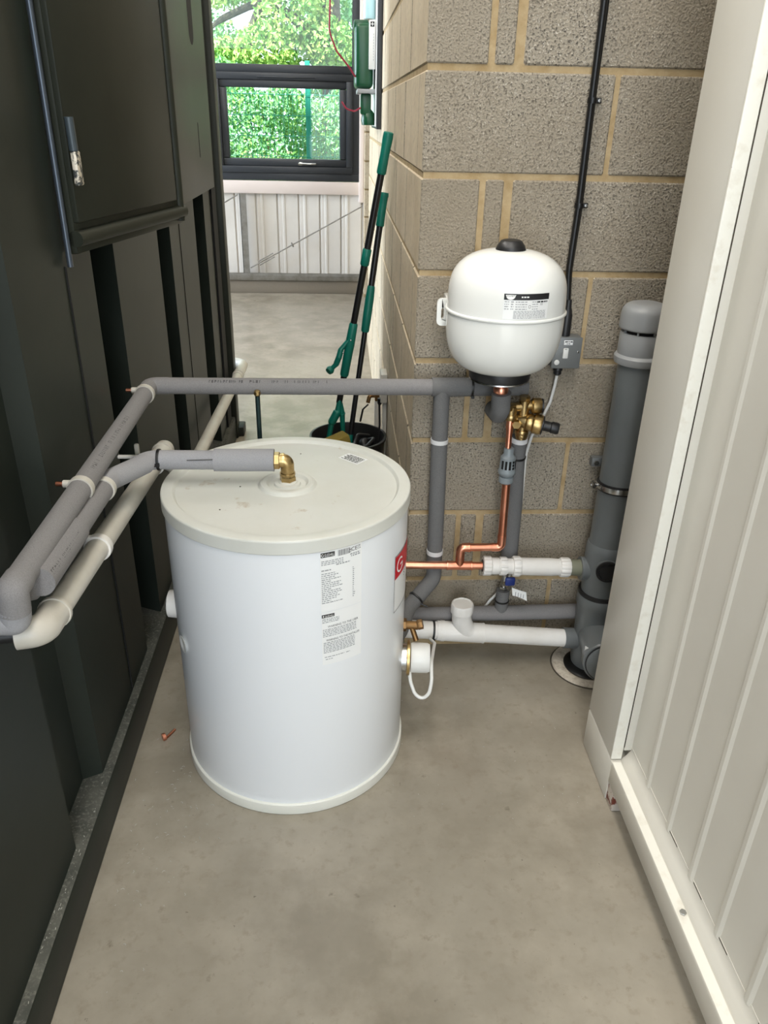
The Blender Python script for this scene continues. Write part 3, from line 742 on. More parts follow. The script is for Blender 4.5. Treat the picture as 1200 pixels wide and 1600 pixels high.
# white waste pipe along the container, falling to the far end
WR = .0218
pw = thing('waste_pipe', (-.47, 1.5, .72), 'off-white plastic waste pipe clipped along the dark green container', 'pipe')
bm = NB(); tube(bm, [(-.47, 1.045, .7625), (-.47, 1.90, .694)], WR, 26); obj('pipe', bm, 'aged_pvc', pw)
bm = NB(); P = fillet([(-.47, 1.090, .7588), (-.47, 1.030, .7635), (-.507, 1.022, .7635)], .026, 10); tube(bm, P, WR + .0032, 26)
ring(bm, (-.47, 1.088, .759), (0, 1, -.08), WR + .0022, .008, .0035); obj('elbow', bm, 'aged_pvc', pw)
bm = NB(); tube(bm, [(-.502, 1.023, .7635), (-.562, 1.012, .7635)], WR - .009, 20); obj('tail_pipe', bm, 'black', pw)
bm = NB(); tube(bm, [(-.47, 1.86, .6975), (-.47, 1.955, .690)], WR + .0035, 26); ring(bm, (-.47, 1.925, .6925), (0, 1, -.08), WR + .003, .006, .003); lathe(bm, [(WR + .003, 0), (WR + .001, .008), (0, .010)], (-.47, 1.955, .69), (0, 1, -.08), 26)
tube(bm, [(-.468, 1.905, .690), (-.43, 1.915, .655), (-.415, 1.96, .56), (-.44, 2.04, .48)], WR + .0025, 24, bend=.05); obj('tee', bm, 'aged_pvc', pw)
bm = NB(); tube(bm, [(-.440, 2.02, .480), (-.485, 2.25, .452), (-.497, 2.56, .424), (-.499, 3.72, .352)], WR, 26, bend=.1); obj('pipe', bm, 'aged_pvc', pw)
bm = NB(); tube(bm, [(-.499, 3.68, .354), (-.500, 3.99, .338), (-.68, 4.0, .338)], WR + .003, 26, bend=.07); ring(bm, (-.499, 3.72, .352), (0, 1, -.06), WR + .002, .012, .004); obj('elbow', bm, 'aged_pvc', pw)
def wide_clip(y, z):
    bm = NB(); ring(bm, (-.47, y, z), (0, 1, -.08), WR, .017, .0042); box(bm, -.562, -.47, y - .006, y + .006, z + WR - .004, z + WR + .003, .002)
    o = tag(obj('pipe_clip', bm, 'white_pvc', pw), 'white pipe clip with arm')
wide_clip(1.338, .7392)
wide_clip(1.83, .700)
bm = NB(); box(bm, -.520, -.508, 1.845, 1.856, .69, .748, .004); obj('pipe_clip', bm, 'aged_pvc', pw)

# ------------------------------------------------------------------ expansion vessel on the wall
VX, VY, VR = .392, 1.848, .1395
ves = thing('expansion_vessel', (VX, VY, .93), 'round white expansion vessel with black cap mounted on the block wall', 'vessel')
lowp = [(.070, .949), (.088, .953), (.108, .965), (.124, .985), (.134, 1.012), (.1385, 1.042), (VR, 1.07), (VR, 1.0895)]
upp = [(VR, 1.0965), (.1385, 1.125), (.1365, 1.150), (.131, 1.172), (.120, 1.191), (.104, 1.206), (.082, 1.218), (.055, 1.2255), (.028, 1.2285), (0, 1.229)]
def spl(pr, n=4):
    """smooth a profile (Catmull-Rom)"""
    o = []
    for i in range(len(pr) - 1):
        p0 = pr[max(i - 1, 0)]; p1 = pr[i]; p2 = pr[i + 1]; p3 = pr[min(i + 2, len(pr) - 1)]
        for k in range(n):
            t = k / n
            o.append(tuple(.5 * ((2 * p1[j]) + (-p0[j] + p2[j]) * t + (2 * p0[j] - 5 * p1[j] + 4 * p2[j] - p3[j]) * t * t + (-p0[j] + 3 * p1[j] - 3 * p2[j] + p3[j]) * t ** 3) for j in (0, 1)))
    o.append(pr[-1]); return [(max(a, 0), b) for a, b in o]
obj('lower_shell', lathe(NB(), spl(lowp), (VX, VY, 0), seg=72), 'white_gloss', ves, angle=60)
obj('upper_shell', lathe(NB(), spl(upp), (VX, VY, 0), seg=72), 'white_gloss', ves, angle=60)
obj('seam_band', lathe(NB(), [(VR - .004, 1.0885), (VR + .002, 1.0890), (VR + .0038, 1.0910), (VR + .0038, 1.0948), (VR + .002, 1.0968), (VR - .004, 1.0972)], (VX, VY, 0), seg=72), 'white_gloss', ves, angle=60)
obj('cap', lathe(NB(), [(.034, 1.224), (.035, 1.229), (.031, 1.238), (.024, 1.2475), (.018, 1.2500), (.014, 1.2492), (0, 1.249)], (VX, VY, 0), seg=36), 'black', ves, angle=50)
obj('base_ring', lathe(NB(), [(.076, .952), (.077, .948), (.075, .929), (.072, .926), (0, .926)], (VX, VY, 0), seg=48), 'black', ves)
obj('base_plate', lathe(NB(), [(.0735, .9265), (.0745, .9235), (.070, .9215), (0, .921)], (VX, VY, 0), seg=48), 'chrome', ves)
def on_ves(rr):
    return lambda u, v: V(VX + rr * math.cos(math.radians(-104) + u / .14), VY + rr * math.sin(math.radians(-104) + u / .14), v)
v0, v1, v2 = on_ves(VR + .0006), on_ves(VR + .0011), on_ves(VR + .0016)
VW = .14 * math.radians(43.3)
bm = NB(); patch(bm, 0, VW, 1.1005, 1.1562, v0, 16); lb = tag(obj('data_label', bm, 'paper', ves), 'white data sticker with black header bar')
bm = NB(); patch(bm, 0, VW, 1.1425, 1.1558, v1, 16)
smallprint(bm, .075, .102, 1.1365, v1, .0032, rnd); put_text(bm, 'CE', .0052, .084, 1.1310, v1); 
for (a, b) in ((.054, .0045),):
    for k in range(12):
        t0, t1 = 2 * PI * k / 12, 2 * PI * (k + 1) / 12
        q = [v1(.0585 + .0030 * math.cos(t0), 1.128 + .0036 * math.sin(t0)), v1(.0585 + .0030 * math.cos(t1), 1.128 + .0036 * math.sin(t1)), v1(.0585 + .0024 * math.cos(t1), 1.128 + .0029 * math.sin(t1)), v1(.0585 + .0024 * math.cos(t0), 1.128 + .0029 * math.sin(t0))]
        bm.faces.new([bm.verts.new(x) for x in q])
obj('label_print', bm, 'ink', lb, smooth=False)
bm = NB()
q = [v2(.003, 1.1535), v2(.026, 1.1535)] + [v2(.0145 + .0100 * math.cos(-k * PI / 8), 1.1515 - .0085 * math.sin(k * PI / 8)) for k in range(0, 9)]
bm.faces.new([bm.verts.new(x) for x in (q[0], *q[:1:-1], q[1])])
smallprint(bm, .038, .055, 1.1475, v2, .0030, rnd)
obj('header_marks', bm, 'ink_white', lb, smooth=False)
bm = NB(); put_text(bm, 'ZILMET', .0040, .0055, 1.1500, on_ves(VR + .0021), .0180); obj('logo_letters', bm, 'ink', lb, smooth=False)
bm = NB()
for i in range(4):
    zz = 1.1375 - i * .0052
    smallprint(bm, .002, .012, zz, v1, .0018, rnd); smallprint(bm, .016, .022, zz, v1, .0022, rnd); smallprint(bm, .026, .052, zz, v1, .0018, rnd); smallprint(bm, .064, .078, zz, v1, .0016, rnd)
for i in range(7): smallprint(bm, .023, .100, 1.1180 - i * .0026, v1, .0011, rnd)
obj('small_print', bm, 'ink_grey', lb, smooth=False)
# wall bracket reaching out at the left of the seam
bm = NB()
def rrect(bm, x0, x1, z0, z1, y0, y1, r, hole=None):
    def o(x0, x1, z0, z1, r):
        P = []
        for (ccx, ccz, a0) in ((x1 - r, z1 - r, 0), (x0 + r, z1 - r, 90), (x0 + r, z0 + r, 180), (x1 - r, z0 + r, 270)):
            for k in range(5): a = math.radians(a0 + 22.5 * k); P.append((ccx + r * math.cos(a), ccz + r * math.sin(a)))
        return P
    A = o(x0, x1, z0, z1, r); H = o(*hole, min(r, .006))
    n = len(A); L = []
    for y in (y0, y1): L.append(([bm.verts.new((p[0], y, p[1])) for p in A], [bm.verts.new((p[0], y, p[1])) for p in H]))
    for k in range(n):
        k2 = (k + 1) % n
        for a, h in L: bm.faces.new((a[k], a[k2], h[k2], h[k]))
        bm.faces.new((L[0][0][k], L[0][0][k2], L[1][0][k2], L[1][0][k])); bm.faces.new((L[0][1][k], L[0][1][k2], L[1][1][k2], L[1][1][k]))
rrect(bm, .236, .300, 1.038, 1.104, 1.905, 1.915, .012, (.2465, .2535, 1.054, 1.082))
box(bm, .262, .30, 1.905, 1.998, 1.045, 1.10, .003); br = obj('wall_bracket', bm, 'white_gloss', ves)
# copper tail under the vessel going into a lagged stub
vt = thing('vessel_tail', (.403, 1.848, .81), 'short copper pipe in grey lagging hanging below the white vessel', 'pipe')
bm = NB(); tube(bm, [(.398, 1.848, .925), (.400, 1.848, .884)], .0145, 22); lathe(bm, [(.0145, 0), (.018, .003), (.019, .012), (.016, .018)], (.399, 1.848, .884), seg=24); ring(bm, (.399, 1.848, .912), (0, 0, 1), .0145, .004, .002); obj('copper_tail', bm, 'copper', vt)
bm = NB(); tube(bm, [(.401, 1.848, .886), (.404, 1.855, .840), (.404, 1.875, .820), (.404, 1.935, .812)], .0245, 26, bend=.02); obj('lagging', bm, 'lagging_dark', vt)

# ------------------------------------------------------------------ brass multi valve right of the vessel tail
bv = thing('multi_valve', (.482, 1.92, .77), 'golden brass control valve group with black cap below the expansion vessel', 'valve')
vy = 1.92
bm = NB(); tube(bm, [(.480, vy, .842), (.481, vy, .735)], .0145, 20); lathe(bm, [(.015, 0), (.017, .004), (.017, .012), (.015, .016)], (.481, vy, .738), seg=24)
nut(bm, (.480, vy, .838), (0, 0, 1), .014, .016, 6); nut(bm, (.481, vy, .748), (0, 0, 1), .019, .012, 8); obj('body', bm, 'brass', bv)
bm = NB(); tube(bm, [(.442, vy - .002, .822), (.480, vy, .826), (.512, vy, .829)], .0125, 20); tube(bm, [(.446, vy - .004, .826), (.446, vy - .004, .790)], .0155, 20); nut(bm, (.446, vy - .004, .792), (0, 0, 1), .019, .013, 8); nut(bm, (.440, vy - .004, .818), (0, 0, 1), .019, .015, 6)
obj('discharge_arm', bm, 'brass', bv)
bm = NB(); lathe(bm, [(.016, 0), (.021, .004), (.021, .022), (.019, .026)], (.498, vy - .004, .828), (1, -.06, .02), 26); obj('upper_cap', bm, 'brass', bv)
bm = NB(); lathe(bm, [(.019, 0), (.019, .005), (.0, .0065)], (.5235, vy - .0055, .8285), (1, -.06, .02), 24); obj('upper_plug', bm, 'black', bv)
ax2 = V(.93, -.30, -.12).normalized(); oc = V(.476, vy - .004, .787)
bm = NB(); lathe(bm, [(.015, -.012), (.018, 0), (.019, .012), (.023, .016), (.024, .026), (.0225, .030), (.0265, .034), (.027, .050), (.025, .055)], oc, ax2, 28); obj('relief_barrel', bm, 'brass', bv)
bm = NB(); nut(bm, V(.462, vy - .012, .783), V(-.2, -.9, -.1), .012, .014, 6); obj('plug', bm, 'brass', bv)
bm = NB(); lathe(bm, [(.0245, .054), (.0245, .058), (.0135, .060), (.0135, .078), (.0155, .080), (.0155, .096), (.013, .100), (0, .101)], oc, ax2, 26, flutes=0); tag(obj('turn_knob', bm, 'black', bv), 'black turn knob')

# copper discharge pipe, tundish
CY = 1.9
cp = thing('copper_pipe', (.33, CY, .355), 'copper discharge pipe dropping from the brass valve to the white waste fitting', 'pipe')
bm = NB(); P = [V(.4455, 1.915, .792), V(.4455, 1.912, .772), V(.4455, 1.910, .755), V(.4445, 1.902, .712)]; tube(bm, P, [.0085, .0105, .0082, .0078], 18); obj('upper_tube', bm, 'copper', cp)
bm = NB(); tube(bm, [(.4485, CY, .632), (.4525, CY, .437)], .0112, 20); obj('drop_tube', bm, 'copper', cp)
bm = NB(); tube(bm, [(.452, CY, .452), (.4525, CY, .413), (.425, CY, .413)], .0124, 20, bend=.016); obj('elbow', bm, 'copper', cp)
bm = NB(); tube(bm, [(.432, CY, .413), (.355, CY, .413)], .0112, 20); obj('cross_tube', bm, 'copper', cp)
bm = NB(); tube(bm, [(.362, CY, .413), (.337, CY, .413), (.337, CY, .375)], .0126, 20, bend=.016); ring(bm, (.361, CY, .413), (1, 0, 0), .0115, .004, .002); obj('elbow', bm, 'copper', cp)
bm = NB(); tube(bm, [(.03, CY, .3585), (.305, CY, .3545)], .0112, 20); obj('long_tube', bm, 'copper', cp)
bm = NB(); tube(bm, [(.300, CY, .3545), (.375, CY, .3525)], .0128, 20); tube(bm, [(.337, CY, .384), (.337, CY, .353)], .0126, 20)
ring(bm, (.303, CY, .3545), (1, 0, 0), .012, .004, .002); ring(bm, (.372, CY, .3525), (1, 0, 0), .012, .004, .002); obj('tee', bm, 'copper', cp)
bm = NB(); tube(bm, [(.372, CY, .3525), (.425, CY, .352)], .0112, 20); obj('short_tube', bm, 'copper', cp)
td = thing('tundish', (.447, CY, .67), 'grey plastic tundish in the copper drop pipe with dark windows', 'tundish')
bm = NB(); lathe(bm, [(.0125, .716), (.0135, .714), (.0135, .698), (.0165, .694), (.0205, .690), (.0215, .655), (.0235, .652), (.0240, .646), (.0215, .640), (.0160, .634), (.0195, .632), (.0200, .618), (.0150, .614), (0, .614)], (.447, CY, 0), seg=30); obj('body', bm, 'tundish', td)
bm = NB()
for k, a in enumerate((-140, -112, -84, -56, -28)):
    t = math.radians(a); c = V(.447 + .0215 * math.cos(t), CY + .0215 * math.sin(t), .672)
    mm = Matrix.Translation(c) @ Matrix.Rotation(t, 4, 'Z')
    for (za, zb) in (((-.012, .012),) if k != 3 else ((-.012, -.006), (-.003, .003), (.006, .012))): box(bm, -.001, .0007, -.0028, .0028, za, zb, mtx=mm)
obj('window_slot', bm, 'black_slot', td, smooth=False)

# white compression waste fittings between copper pipe and soil stack
wt = thing('waste_coupling', (.55, CY, .35), 'white plastic waste coupling of ribbed nuts from copper pipe to grey stack', 'pipe')
def zf(x): return .3525 - (x - .40) * .034
def wl(name, x0, x1, prof, m='white_pvc', fl=0, dp=0):
    a = V(x0, CY, zf(x0)); b = V(x1, CY, zf(x1))
    return obj(name, lathe(NB(), prof, a, b - a, 48 if fl else 32, fl, dp), m, wt, angle=30)
wl('nut', .404, .432, [(.0185, 0), (.027, .001), (.0285, .003), (.0285, .022), (.0265, .025), (.024, .026)], fl=12, dp=.002)
wl('seal', .4035, .41, [(.0178, -.0008), (.0178, .002)], 'black')
wl('body', .428, .50, [(.0245, 0), (.0248, .020), (.0225, .024), (.0225, .07)])
wl('nut', .452, .478, [(.0225, 0), (.026, .001), (.0272, .003), (.0272, .018), (.0255, .022)], fl=12, dp=.002)
wl('nut', .490, .517, [(.0225, 0), (.0282, .001), (.0300, .004), (.0300, .020), (.0275, .024)], fl=12, dp=.002)
wl('sleeve', .510, .645, [(.0255, 0), (.0258, .06), (.0258, .095), (.0238, .12), (.0232, .135)])
wl('nut', .628, .662, [(.0235, 0), (.027, .001), (.0288, .006), (.0288, .026), (.0265, .030)], fl=12, dp=.002)
wl('spigot', .655, .715, [(.0235, 0), (.0235, .06)], 'olive')

# ------------------------------------------------------------------ other lagged pipes on the wall
pv = thing('insulated_pipe', (.485, 1.953, .5), 'upright grey lagged pipe below the brass valve, beside the copper drop', 'pipe')
bm = NB(); tube(bm, [(.4805, 1.935, .735), (.4825, 1.945, .66), (.490, 1.955, .52), (.4935, 1.957, .31)], [.021, .0215, .0235, .0238], 24); obj('lagging', bm, 'lagging_dark', pv)
bm = NB(); ring(bm, (.4808, 1.935, .727), (0, .1, -1), .0208, .014, .0018); obj('tape', bm, 'tape', pv)
bm = NB(); ring(bm, (.4820, 1.943, .672), (.02, .1, -1), .0215, .005, .002); box(bm, .462, .470, 1.922, 1.928, .668, .674); tag(obj('cable_tie', bm, 'tie', pv), 'black cable tie')
ph = thing('insulated_pipe', (.55, 1.955, .153), 'low grey lagged pipe along the wall bottom behind the white waste pipe', 'pipe')
bm = NB(); tube(bm, [(.20, 1.955, .1465), (.45, 1.955, .150), (.72, 1.955, .154)], .0232, 24); obj('lagging', bm, 'lagging', ph)
bm = NB(); tube(bm, [(.484, 1.955, .155), (.485, 1.955, .235)], .0198, 22); obj('stub_lagging', bm, 'lagging_dark', ph)
bm = NB(); ring(bm, (.4845, 1.955, .197), (0, 0, 1), .0198, .005, .002); tag(obj('cable_tie', bm, 'tie', ph), 'black cable tie')
iv = thing('isolating_valve', (.486, 1.955, .25), 'small stop valve with blue handle and white paper tag under the white coupling', 'valve')
bm = NB(); tube(bm, [(.485, 1.955, .232), (.487, 1.955, .31)], .0095, 16); nut(bm, (.485, 1.955, .236), (0, 0, 1), .014, .012, 6); tube(bm, [(.486, 1.955, .262), (.494, 1.920, .262)], .008, 12); obj('body', bm, 'chrome', iv)
bm = NB(); box(bm, .479, .509, 1.914, 1.924, .272, .300, .006); tag(obj('handle', bm, 'blue', iv), 'blue handle')
bm = NB()
G = []
for i in range(7):
    u = i / 6; xx = .500 + .044 * u; zz = .268 - .006 * u - .010 * u * u; G.append((bm.verts.new((xx, 1.912 - .006 * math.sin(u * 3), zz)), bm.verts.new((xx + .003, 1.908 - .004 * u, zz - .024 - .002 * u)), bm.verts.new((xx, 1.913 - .006 * math.sin(u * 3), zz)), bm.verts.new((xx + .003, 1.909 - .004 * u, zz - .024 - .002 * u))))
for a, b in zip(G[:-1], G[1:]):
    bm.faces.new((a[0], a[1], b[1], b[0])); bm.faces.new((a[2], a[3], b[3], b[2]))
tg = obj('paper_tag', bm, 'paper', iv)
bm = NB()
for i in range(4): box(bm, .510 + i * .008, .5118 + i * .008, 1.9045, 1.9050, .243 - i * .0025, .258 - i * .003)
obj('tag_print', bm, 'ink_grey', tg, smooth=False)

# lower white waste pipe with capped upright tee
pl2 = thing('waste_pipe', (.4, CY, .115), 'bright white waste pipe low on the wall with a capped upright branch', 'pipe')
WA, WB = V(.12, CY, .142), V(.70, CY, .092)
def wp(x): return WA + (WB - WA) * ((x - WA.x) / (WB.x - WA.x))
obj('pipe', tube(NB(), [wp(.12), wp(.680)], .0272, 30), 'white_pvc', pl2)
bm = NB(); tube(bm, [wp(.283), wp(.425)], .0300, 32); ring(bm, wp(.300), WB - WA, .0298, .012, .0016); ring(bm, wp(.424), WB - WA, .0290, .004, .002)
tube(bm, [wp(.425) + V(0, 0, .0), wp(.372), V(.3545, CY - .004, wp(.355).z + .05), V(.3540, CY - .004, .215)], .0292, 30, bend=.055); tee2 = obj('swept_tee', bm, 'white_pvc', pl2)
obj('cap', lathe(NB(), [(.0298, .194), (.0330, .197), (.0335, .222), (.0315, .2265), (.0285, .2268), (.0275, .2245), (0, .2245)], (.3540, CY - .004, 0), seg=48, flutes=8, depth=.0012), 'white_pvc', pl2, angle=30)
bm = NB(); ring(bm, wp(.272), WB - WA, .0274, .006, .0026); box(bm, .268, .276, CY - .034, CY - .027, wp(.272).z - .022, wp(.272).z - .012); tag(obj('cable_tie', bm, 'tie', pl2), 'black cable tie')

# ------------------------------------------------------------------ grey soil stack
SX = .762
ss = thing('soil_stack', (SX, CY, 0), 'tall grey soil pipe with vent cap in the corner behind the cream cabin', 'pipe')
SR = .055
obj('pipe', lathe(NB(), [(SR, .38), (SR, .985)], (SX, CY, 0), seg=44), 'soil_grey', ss)
obj('rim', lathe(NB(), [(SR, .948), (SR + .007, .951), (SR + .009, .958), (SR + .009, .968), (SR + .004, .974), (SR - .002, .976)], (SX - .004, CY, 0), seg=44), 'soil_light', ss)
bm = NB(); lathe(bm, [(SR + .000, .972), (SR + .001, .976), (SR + .001, 1.022), (SR - .002, 1.028)], (SX - .006, CY, 0), seg=44); obj('valve_body', bm, 'soil_light', ss)
bm = NB(); lathe(bm, [(SR - .007, 1.02), (SR - .007, 1.042)], (SX - .006, CY, 0), seg=36); vg = obj('vent_gap', bm, 'black_slot', ss)
bm = NB()
for k in range(8):
    t = 2 * PI * k / 8 + .2; box(bm, -.002, .002, SR - .008, SR - .001, 1.02, 1.042, mtx=Matrix.Translation((SX - .006, CY, 0)) @ Matrix.Rotation(t, 4, 'Z'))
obj('vent_rib', bm, 'soil_light', vg)
bm = NB(); lathe(bm, spl([(SR - .004, 1.036), (SR + .003, 1.038), (SR + .0045, 1.046), (SR + .003, 1.076), (SR - .002, 1.089), (SR - .014, 1.098), (.024, 1.1005), (0, 1.100)], 3), (SX - .008, CY, 0), seg=44); obj('vent_cap', bm, 'soil_light', ss, angle=60)
bm = NB(); ring(bm, (SX, CY, .607), (0, .04, 1), SR + .003, .014, .003, 44); tube(bm, [(SX - SR - .006, CY, .607), (SX - SR - .026, CY, .607)], .005, 10); tube(bm, [(SX - SR - .018, CY - .012, .607), (SX - SR - .018, CY + .012, .607)], .0055, 10); cl = tag(obj('pipe_clamp', bm, 'chrome', ss), 'zinc pipe clamp')
bm = NB(); ring(bm, (SX, CY, .607), (0, .04, 1), SR, .024, .0028, 44); obj('clamp_lining', bm, 'black', cl)
bm = NB(); lathe(bm, [(SR + .001, .43), (SR + .005, .422), (SR + .0065, .41), (SR + .0065, .295), (SR + .003, .285), (SR + .003, .262)], (SX, CY, 0), seg=44); tube(bm, [(.765, CY, .338), (.690, CY, .341)], .034, 26); ring(bm, (.692, CY, .341), (1, 0, 0), .030, .006, .004); boss = obj('boss_fitting', bm, 'soil_grey', ss)
bm = NB(); lathe(bm, [(.029, .048), (.031, .060), (.031, .072), (.028, .075), (.0225, .075), (.0215, .069), (0, .068)], (SX - .004, CY, .37), (-.18, -.98, .0), 28); bp = obj('boss_plug', bm, 'soil_grey', boss)
bm = NB(); ring(bm, V(SX - .004, CY, .37) + V(-.18, -.98, 0).normalized() * .072, (-.18, -.98, 0), .0285, .006, .0042); obj('plug_ring', bm, 'black', bp)
bm = NB(); lathe(bm, [(SR + .002, .270), (SR + .0095, .268), (SR + .0100, .258)], (SX, CY, 0), seg=44); obj('gasket_gap_shade', bm, 'black', ss)  # black ring painting the dark gap between the fittings
bm = NB(); lathe(bm, [(SR + .004, .262), (SR + .011, .258), (SR + .0125, .250), (SR + .0125, .222), (SR + .009, .216), (SR + .008, .180), (SR + .0062, .172), (SR + .0055, .06), (SR + .004, .02), (SR, .0)], (SX + .002, CY, 0), seg=44)
tube(bm, [(.765, CY, .090), (.672, CY, .0945)], .0315, 26); tube(bm, [V(.768, CY, .120), V(.742, 1.740, .138)], .056, 36)
lathe(bm, [(.056, 0), (.0625, .003), (.0625, .036), (.059, .040)], V(.7445, 1.755, .1355), (-.16, -1, .10), 40); br = obj('branch_fitting', bm, 'soil_grey', ss)
bm = NB(); lathe(bm, [(.0535, .0), (.0535, .005), (.050, .007), (0, .008)], V(.7380, 1.7150, .1395), (-.16, -1, .10), 40); ac = obj('access_cap', bm, 'soil_grey', br)
bm = NB(); ring(bm, V(.7378, 1.7140, .1396), (-.16, -1, .10), .0528, .003, .0030, 40); obj('cap_ring', bm, 'black', ac)
bm = NB(); box(bm, -.009, .009, -.0008, .0008, -.008, .008, mtx=Matrix.Translation((.6905, 1.742, .168)) @ Matrix.Rotation(math.radians(-58), 4, 'Z')); tag(obj('size_sticker', bm, 'paper', br), 'tiny white sticker')
# floor opening round the stack foot
fc = thing('cement_collar', (.757, 1.885, 0), 'ring of rough pale cement round the foot of the grey stack', 'collar')
bm = NB(); lathe(bm, [(.112, 0.0), (.110, .005), (.092, .007), (.078, .004), (.072, .0008)], (.757, 1.885, 0), seg=48)
obj('cement_ring', bm, 'ring_concrete', fc)
bm = NB(); lathe(bm, [(.058, .0005), (.074, .0008), (.074, .003), (.070, .006), (.058, .008)], (.757, 1.89, 0), seg=48); obj('rubber_seal', bm, 'tie', fc)
bm = NB(); ring(bm, (.757, 1.885, .001), (0, 0, 1), .112, .002, .003, 60); obj('gap_line', bm, 'grime', fc)
wb = thing('wall_bracket', (.721, 1.995, .64), 'small zinc bracket plate bolted to the wall left of the grey stack', 'bracket')
bm = NB(); box(bm, .703, .745, 1.975, 1.999, .628, .654, .003); obj('plate', bm, 'switch_grey', wb)
bm = NB(); nut(bm, (.716, 1.976, .640), (0, -1, 0), .008, .006); obj('bolt', bm, 'chrome', wb)

# ------------------------------------------------------------------ switch box, conduit, flex
sb = thing('switch_box', (.582, 1.998, .96), 'grey metal fused switch box on the wall right of the vessel', 'switch')
bm = NB(); box(bm, .548, .622, 1.955, 1.999, .918, .999, .005); obj('box', bm, 'switch_grey', sb)
bm = NB(); box(bm, .5475, .6225, 1.951, 1.9565, .9175, .9995, .003); cov = obj('cover', bm, 'switch_grey', sb)
bm = NB(); box(bm, .574, .588, 1.9475, 1.952, .945, .972, .002); sw = tag(obj('rocker_switch', bm, 'white_plastic', cov), 'white rocker switch')
bm = NB(); lathe(bm, [(.0068, 0), (.0068, .003), (.005, .004), (0, .004)], (.5605, 1.951, .9345), (0, -1, 0), 20); tag(obj('fuse_cover', bm, 'white_plastic', cov), 'round white fuse cover')
bm = NB(); box(bm, .574, .597, 1.9500, 1.9515, .980, .992, .0005); ls = tag(obj('box_label', bm, 'paper', cov), 'small white label')
bm = NB(); fb = lambda u, v: V(u, 1.9497, v)
smallprint(bm, .576, .596, .9872, fb, .0028, rnd); smallprint(bm, .581, .590, .9825, fb, .0018, rnd); smallprint(bm, .577, .585, .9690, lambda u, v: V(u, 1.9471, v), .0014, rnd); obj('label_print', bm, 'ink', ls, smooth=False)
bm = NB(); lathe(bm, [(.0028, 0), (.0028, .002), (0, .0025)], (.6135, 1.951, .9625), (0, -1, 0), 12); obj('screw', bm, 'chrome', cov)
bm = NB(); lathe(bm, [(.011, .0), (.0125, -.004), (.0125, -.012), (.0105, -.014), (.0105, -.022), (.006, -.026)], (.573, 1.975, .919), (0, 0, 1), 20, 0, 0); tag(obj('cable_gland', bm, 'black', sb), 'black cable gland')
bm = NB(); lathe(bm, [(.0135, -.002), (.0135, .055), (.0115, .060), (.0105, .068), (.0085, .072), (.0075, .092)], (.580, 1.975, .998), (0, 0, 1), 20); tag(obj('conduit_boot', bm, 'black', sb), 'black cable shroud')
pc = thing('power_cable', (.578, 1.985, 1.3), 'black power cable clipped up the block wall above the switch box', 'cable')
bm = NB(); tube(bm, [(.579, 1.978, 1.06), (.572, 1.982, 1.16), (.577, 1.986, 1.30), (.577, 1.987, 1.54), (.5775, 1.987, 1.70), (.581, 1.987, 2.3)], .0075, 14, bend=.2)
tube(bm, [(.583, 1.982, 1.06), (.578, 1.990, 1.16), (.584, 1.992, 1.30), (.583, 1.992, 1.54), (.585, 1.992, 1.70), (.588, 1.992, 2.3)], .0055, 12, bend=.2); obj('cable', bm, 'tie', pc)
for z in (1.312, 1.537, 1.762):
    bm = NB(); ring(bm, (.5785, 1.987, z), (0, 0, 1), .0078, .012, .003, 20); box(bm, .586, .602, 1.988, 1.999, z - .006, z + .006, .003); c = obj('cable_clip', bm, 'tie', pc)
    bm = NB(); lathe(bm, [(.0042, 0), (.004, .003), (0, .0035)], (.5965, 1.9885, z), (0, -1, 0), 12); obj('clip_screw', bm, 'chrome', c)
fx = thing('white_flex', (.55, 1.98, .7), 'white flex looping from the switch box behind the brass valve down to the heater', 'cable')
bm = NB(); tube(bm, [(.5735, 1.975, .90), (.572, 1.980, .865), (.566, 1.984, .815), (.548, 1.988, .76), (.528, 1.990, .716), (.518, 1.992, .66), (.520, 1.993, .50), (.519, 1.993, .36), (.512, 1.990, .27), (.478, 1.985, .205), (.455, 1.985, .178), (.42, 1.98, .12), (.34, 1.97, .06), (.262, 1.93, .09)], .0042, 12, bend=.06); obj('cable', bm, 'white_plastic', fx)
bm = NB(); tube(bm, [(.262, 1.875, .115), (.262, 1.78, .17), (.230, 1.60, .245), (.228, 1.56, .215), (.222, 1.55, .183), (.205, 1.55, .166), (.186, 1.555, .178), (.174, 1.565, .212), (.172, 1.585, .236)], .0046, 14, bend=.03); tag(obj('heater_cable', bm, 'white_plastic', ih), 'white cable loop')

# ------------------------------------------------------------------ bucket with cleaning tools by the return wall
bk = thing('bucket', (.03, 3.05, 0), 'black plastic bucket on the floor behind the tank holding the cleaning poles', 'bucket')
bm = NB(); lathe(bm, [(.115, 0), (.118, .004), (.150, .285), (.160, .290), (.161, .302), (.152, .303), (.146, .286), (.112, .012), (0, .012)], (.03, 3.05, 0), seg=44); obj('pail', bm, 'black', bk)
bm = NB(); tube(bm, [(.18, 3.02, .285), (.17, 2.93, .245), (.03, 2.885, .215), (-.11, 2.93, .245), (-.12, 3.02, .285)], .003, 8, bend=.06); obj('bail_handle', bm, 'chrome', bk)
sp = tag(obj('sponge', box(NB(), -.05, .05, -.032, .032, -.02, .045, .006, mtx=Matrix.Translation((-.012, 3.0, .272)) @ Matrix.Rotation(.45, 4, 'Z') @ Matrix.Rotation(-.25, 4, 'Y')), 'sponge', base=(-.012, 3.0, .25)), 'yellow sponge block propped in the top of the black bucket', 'sponge')
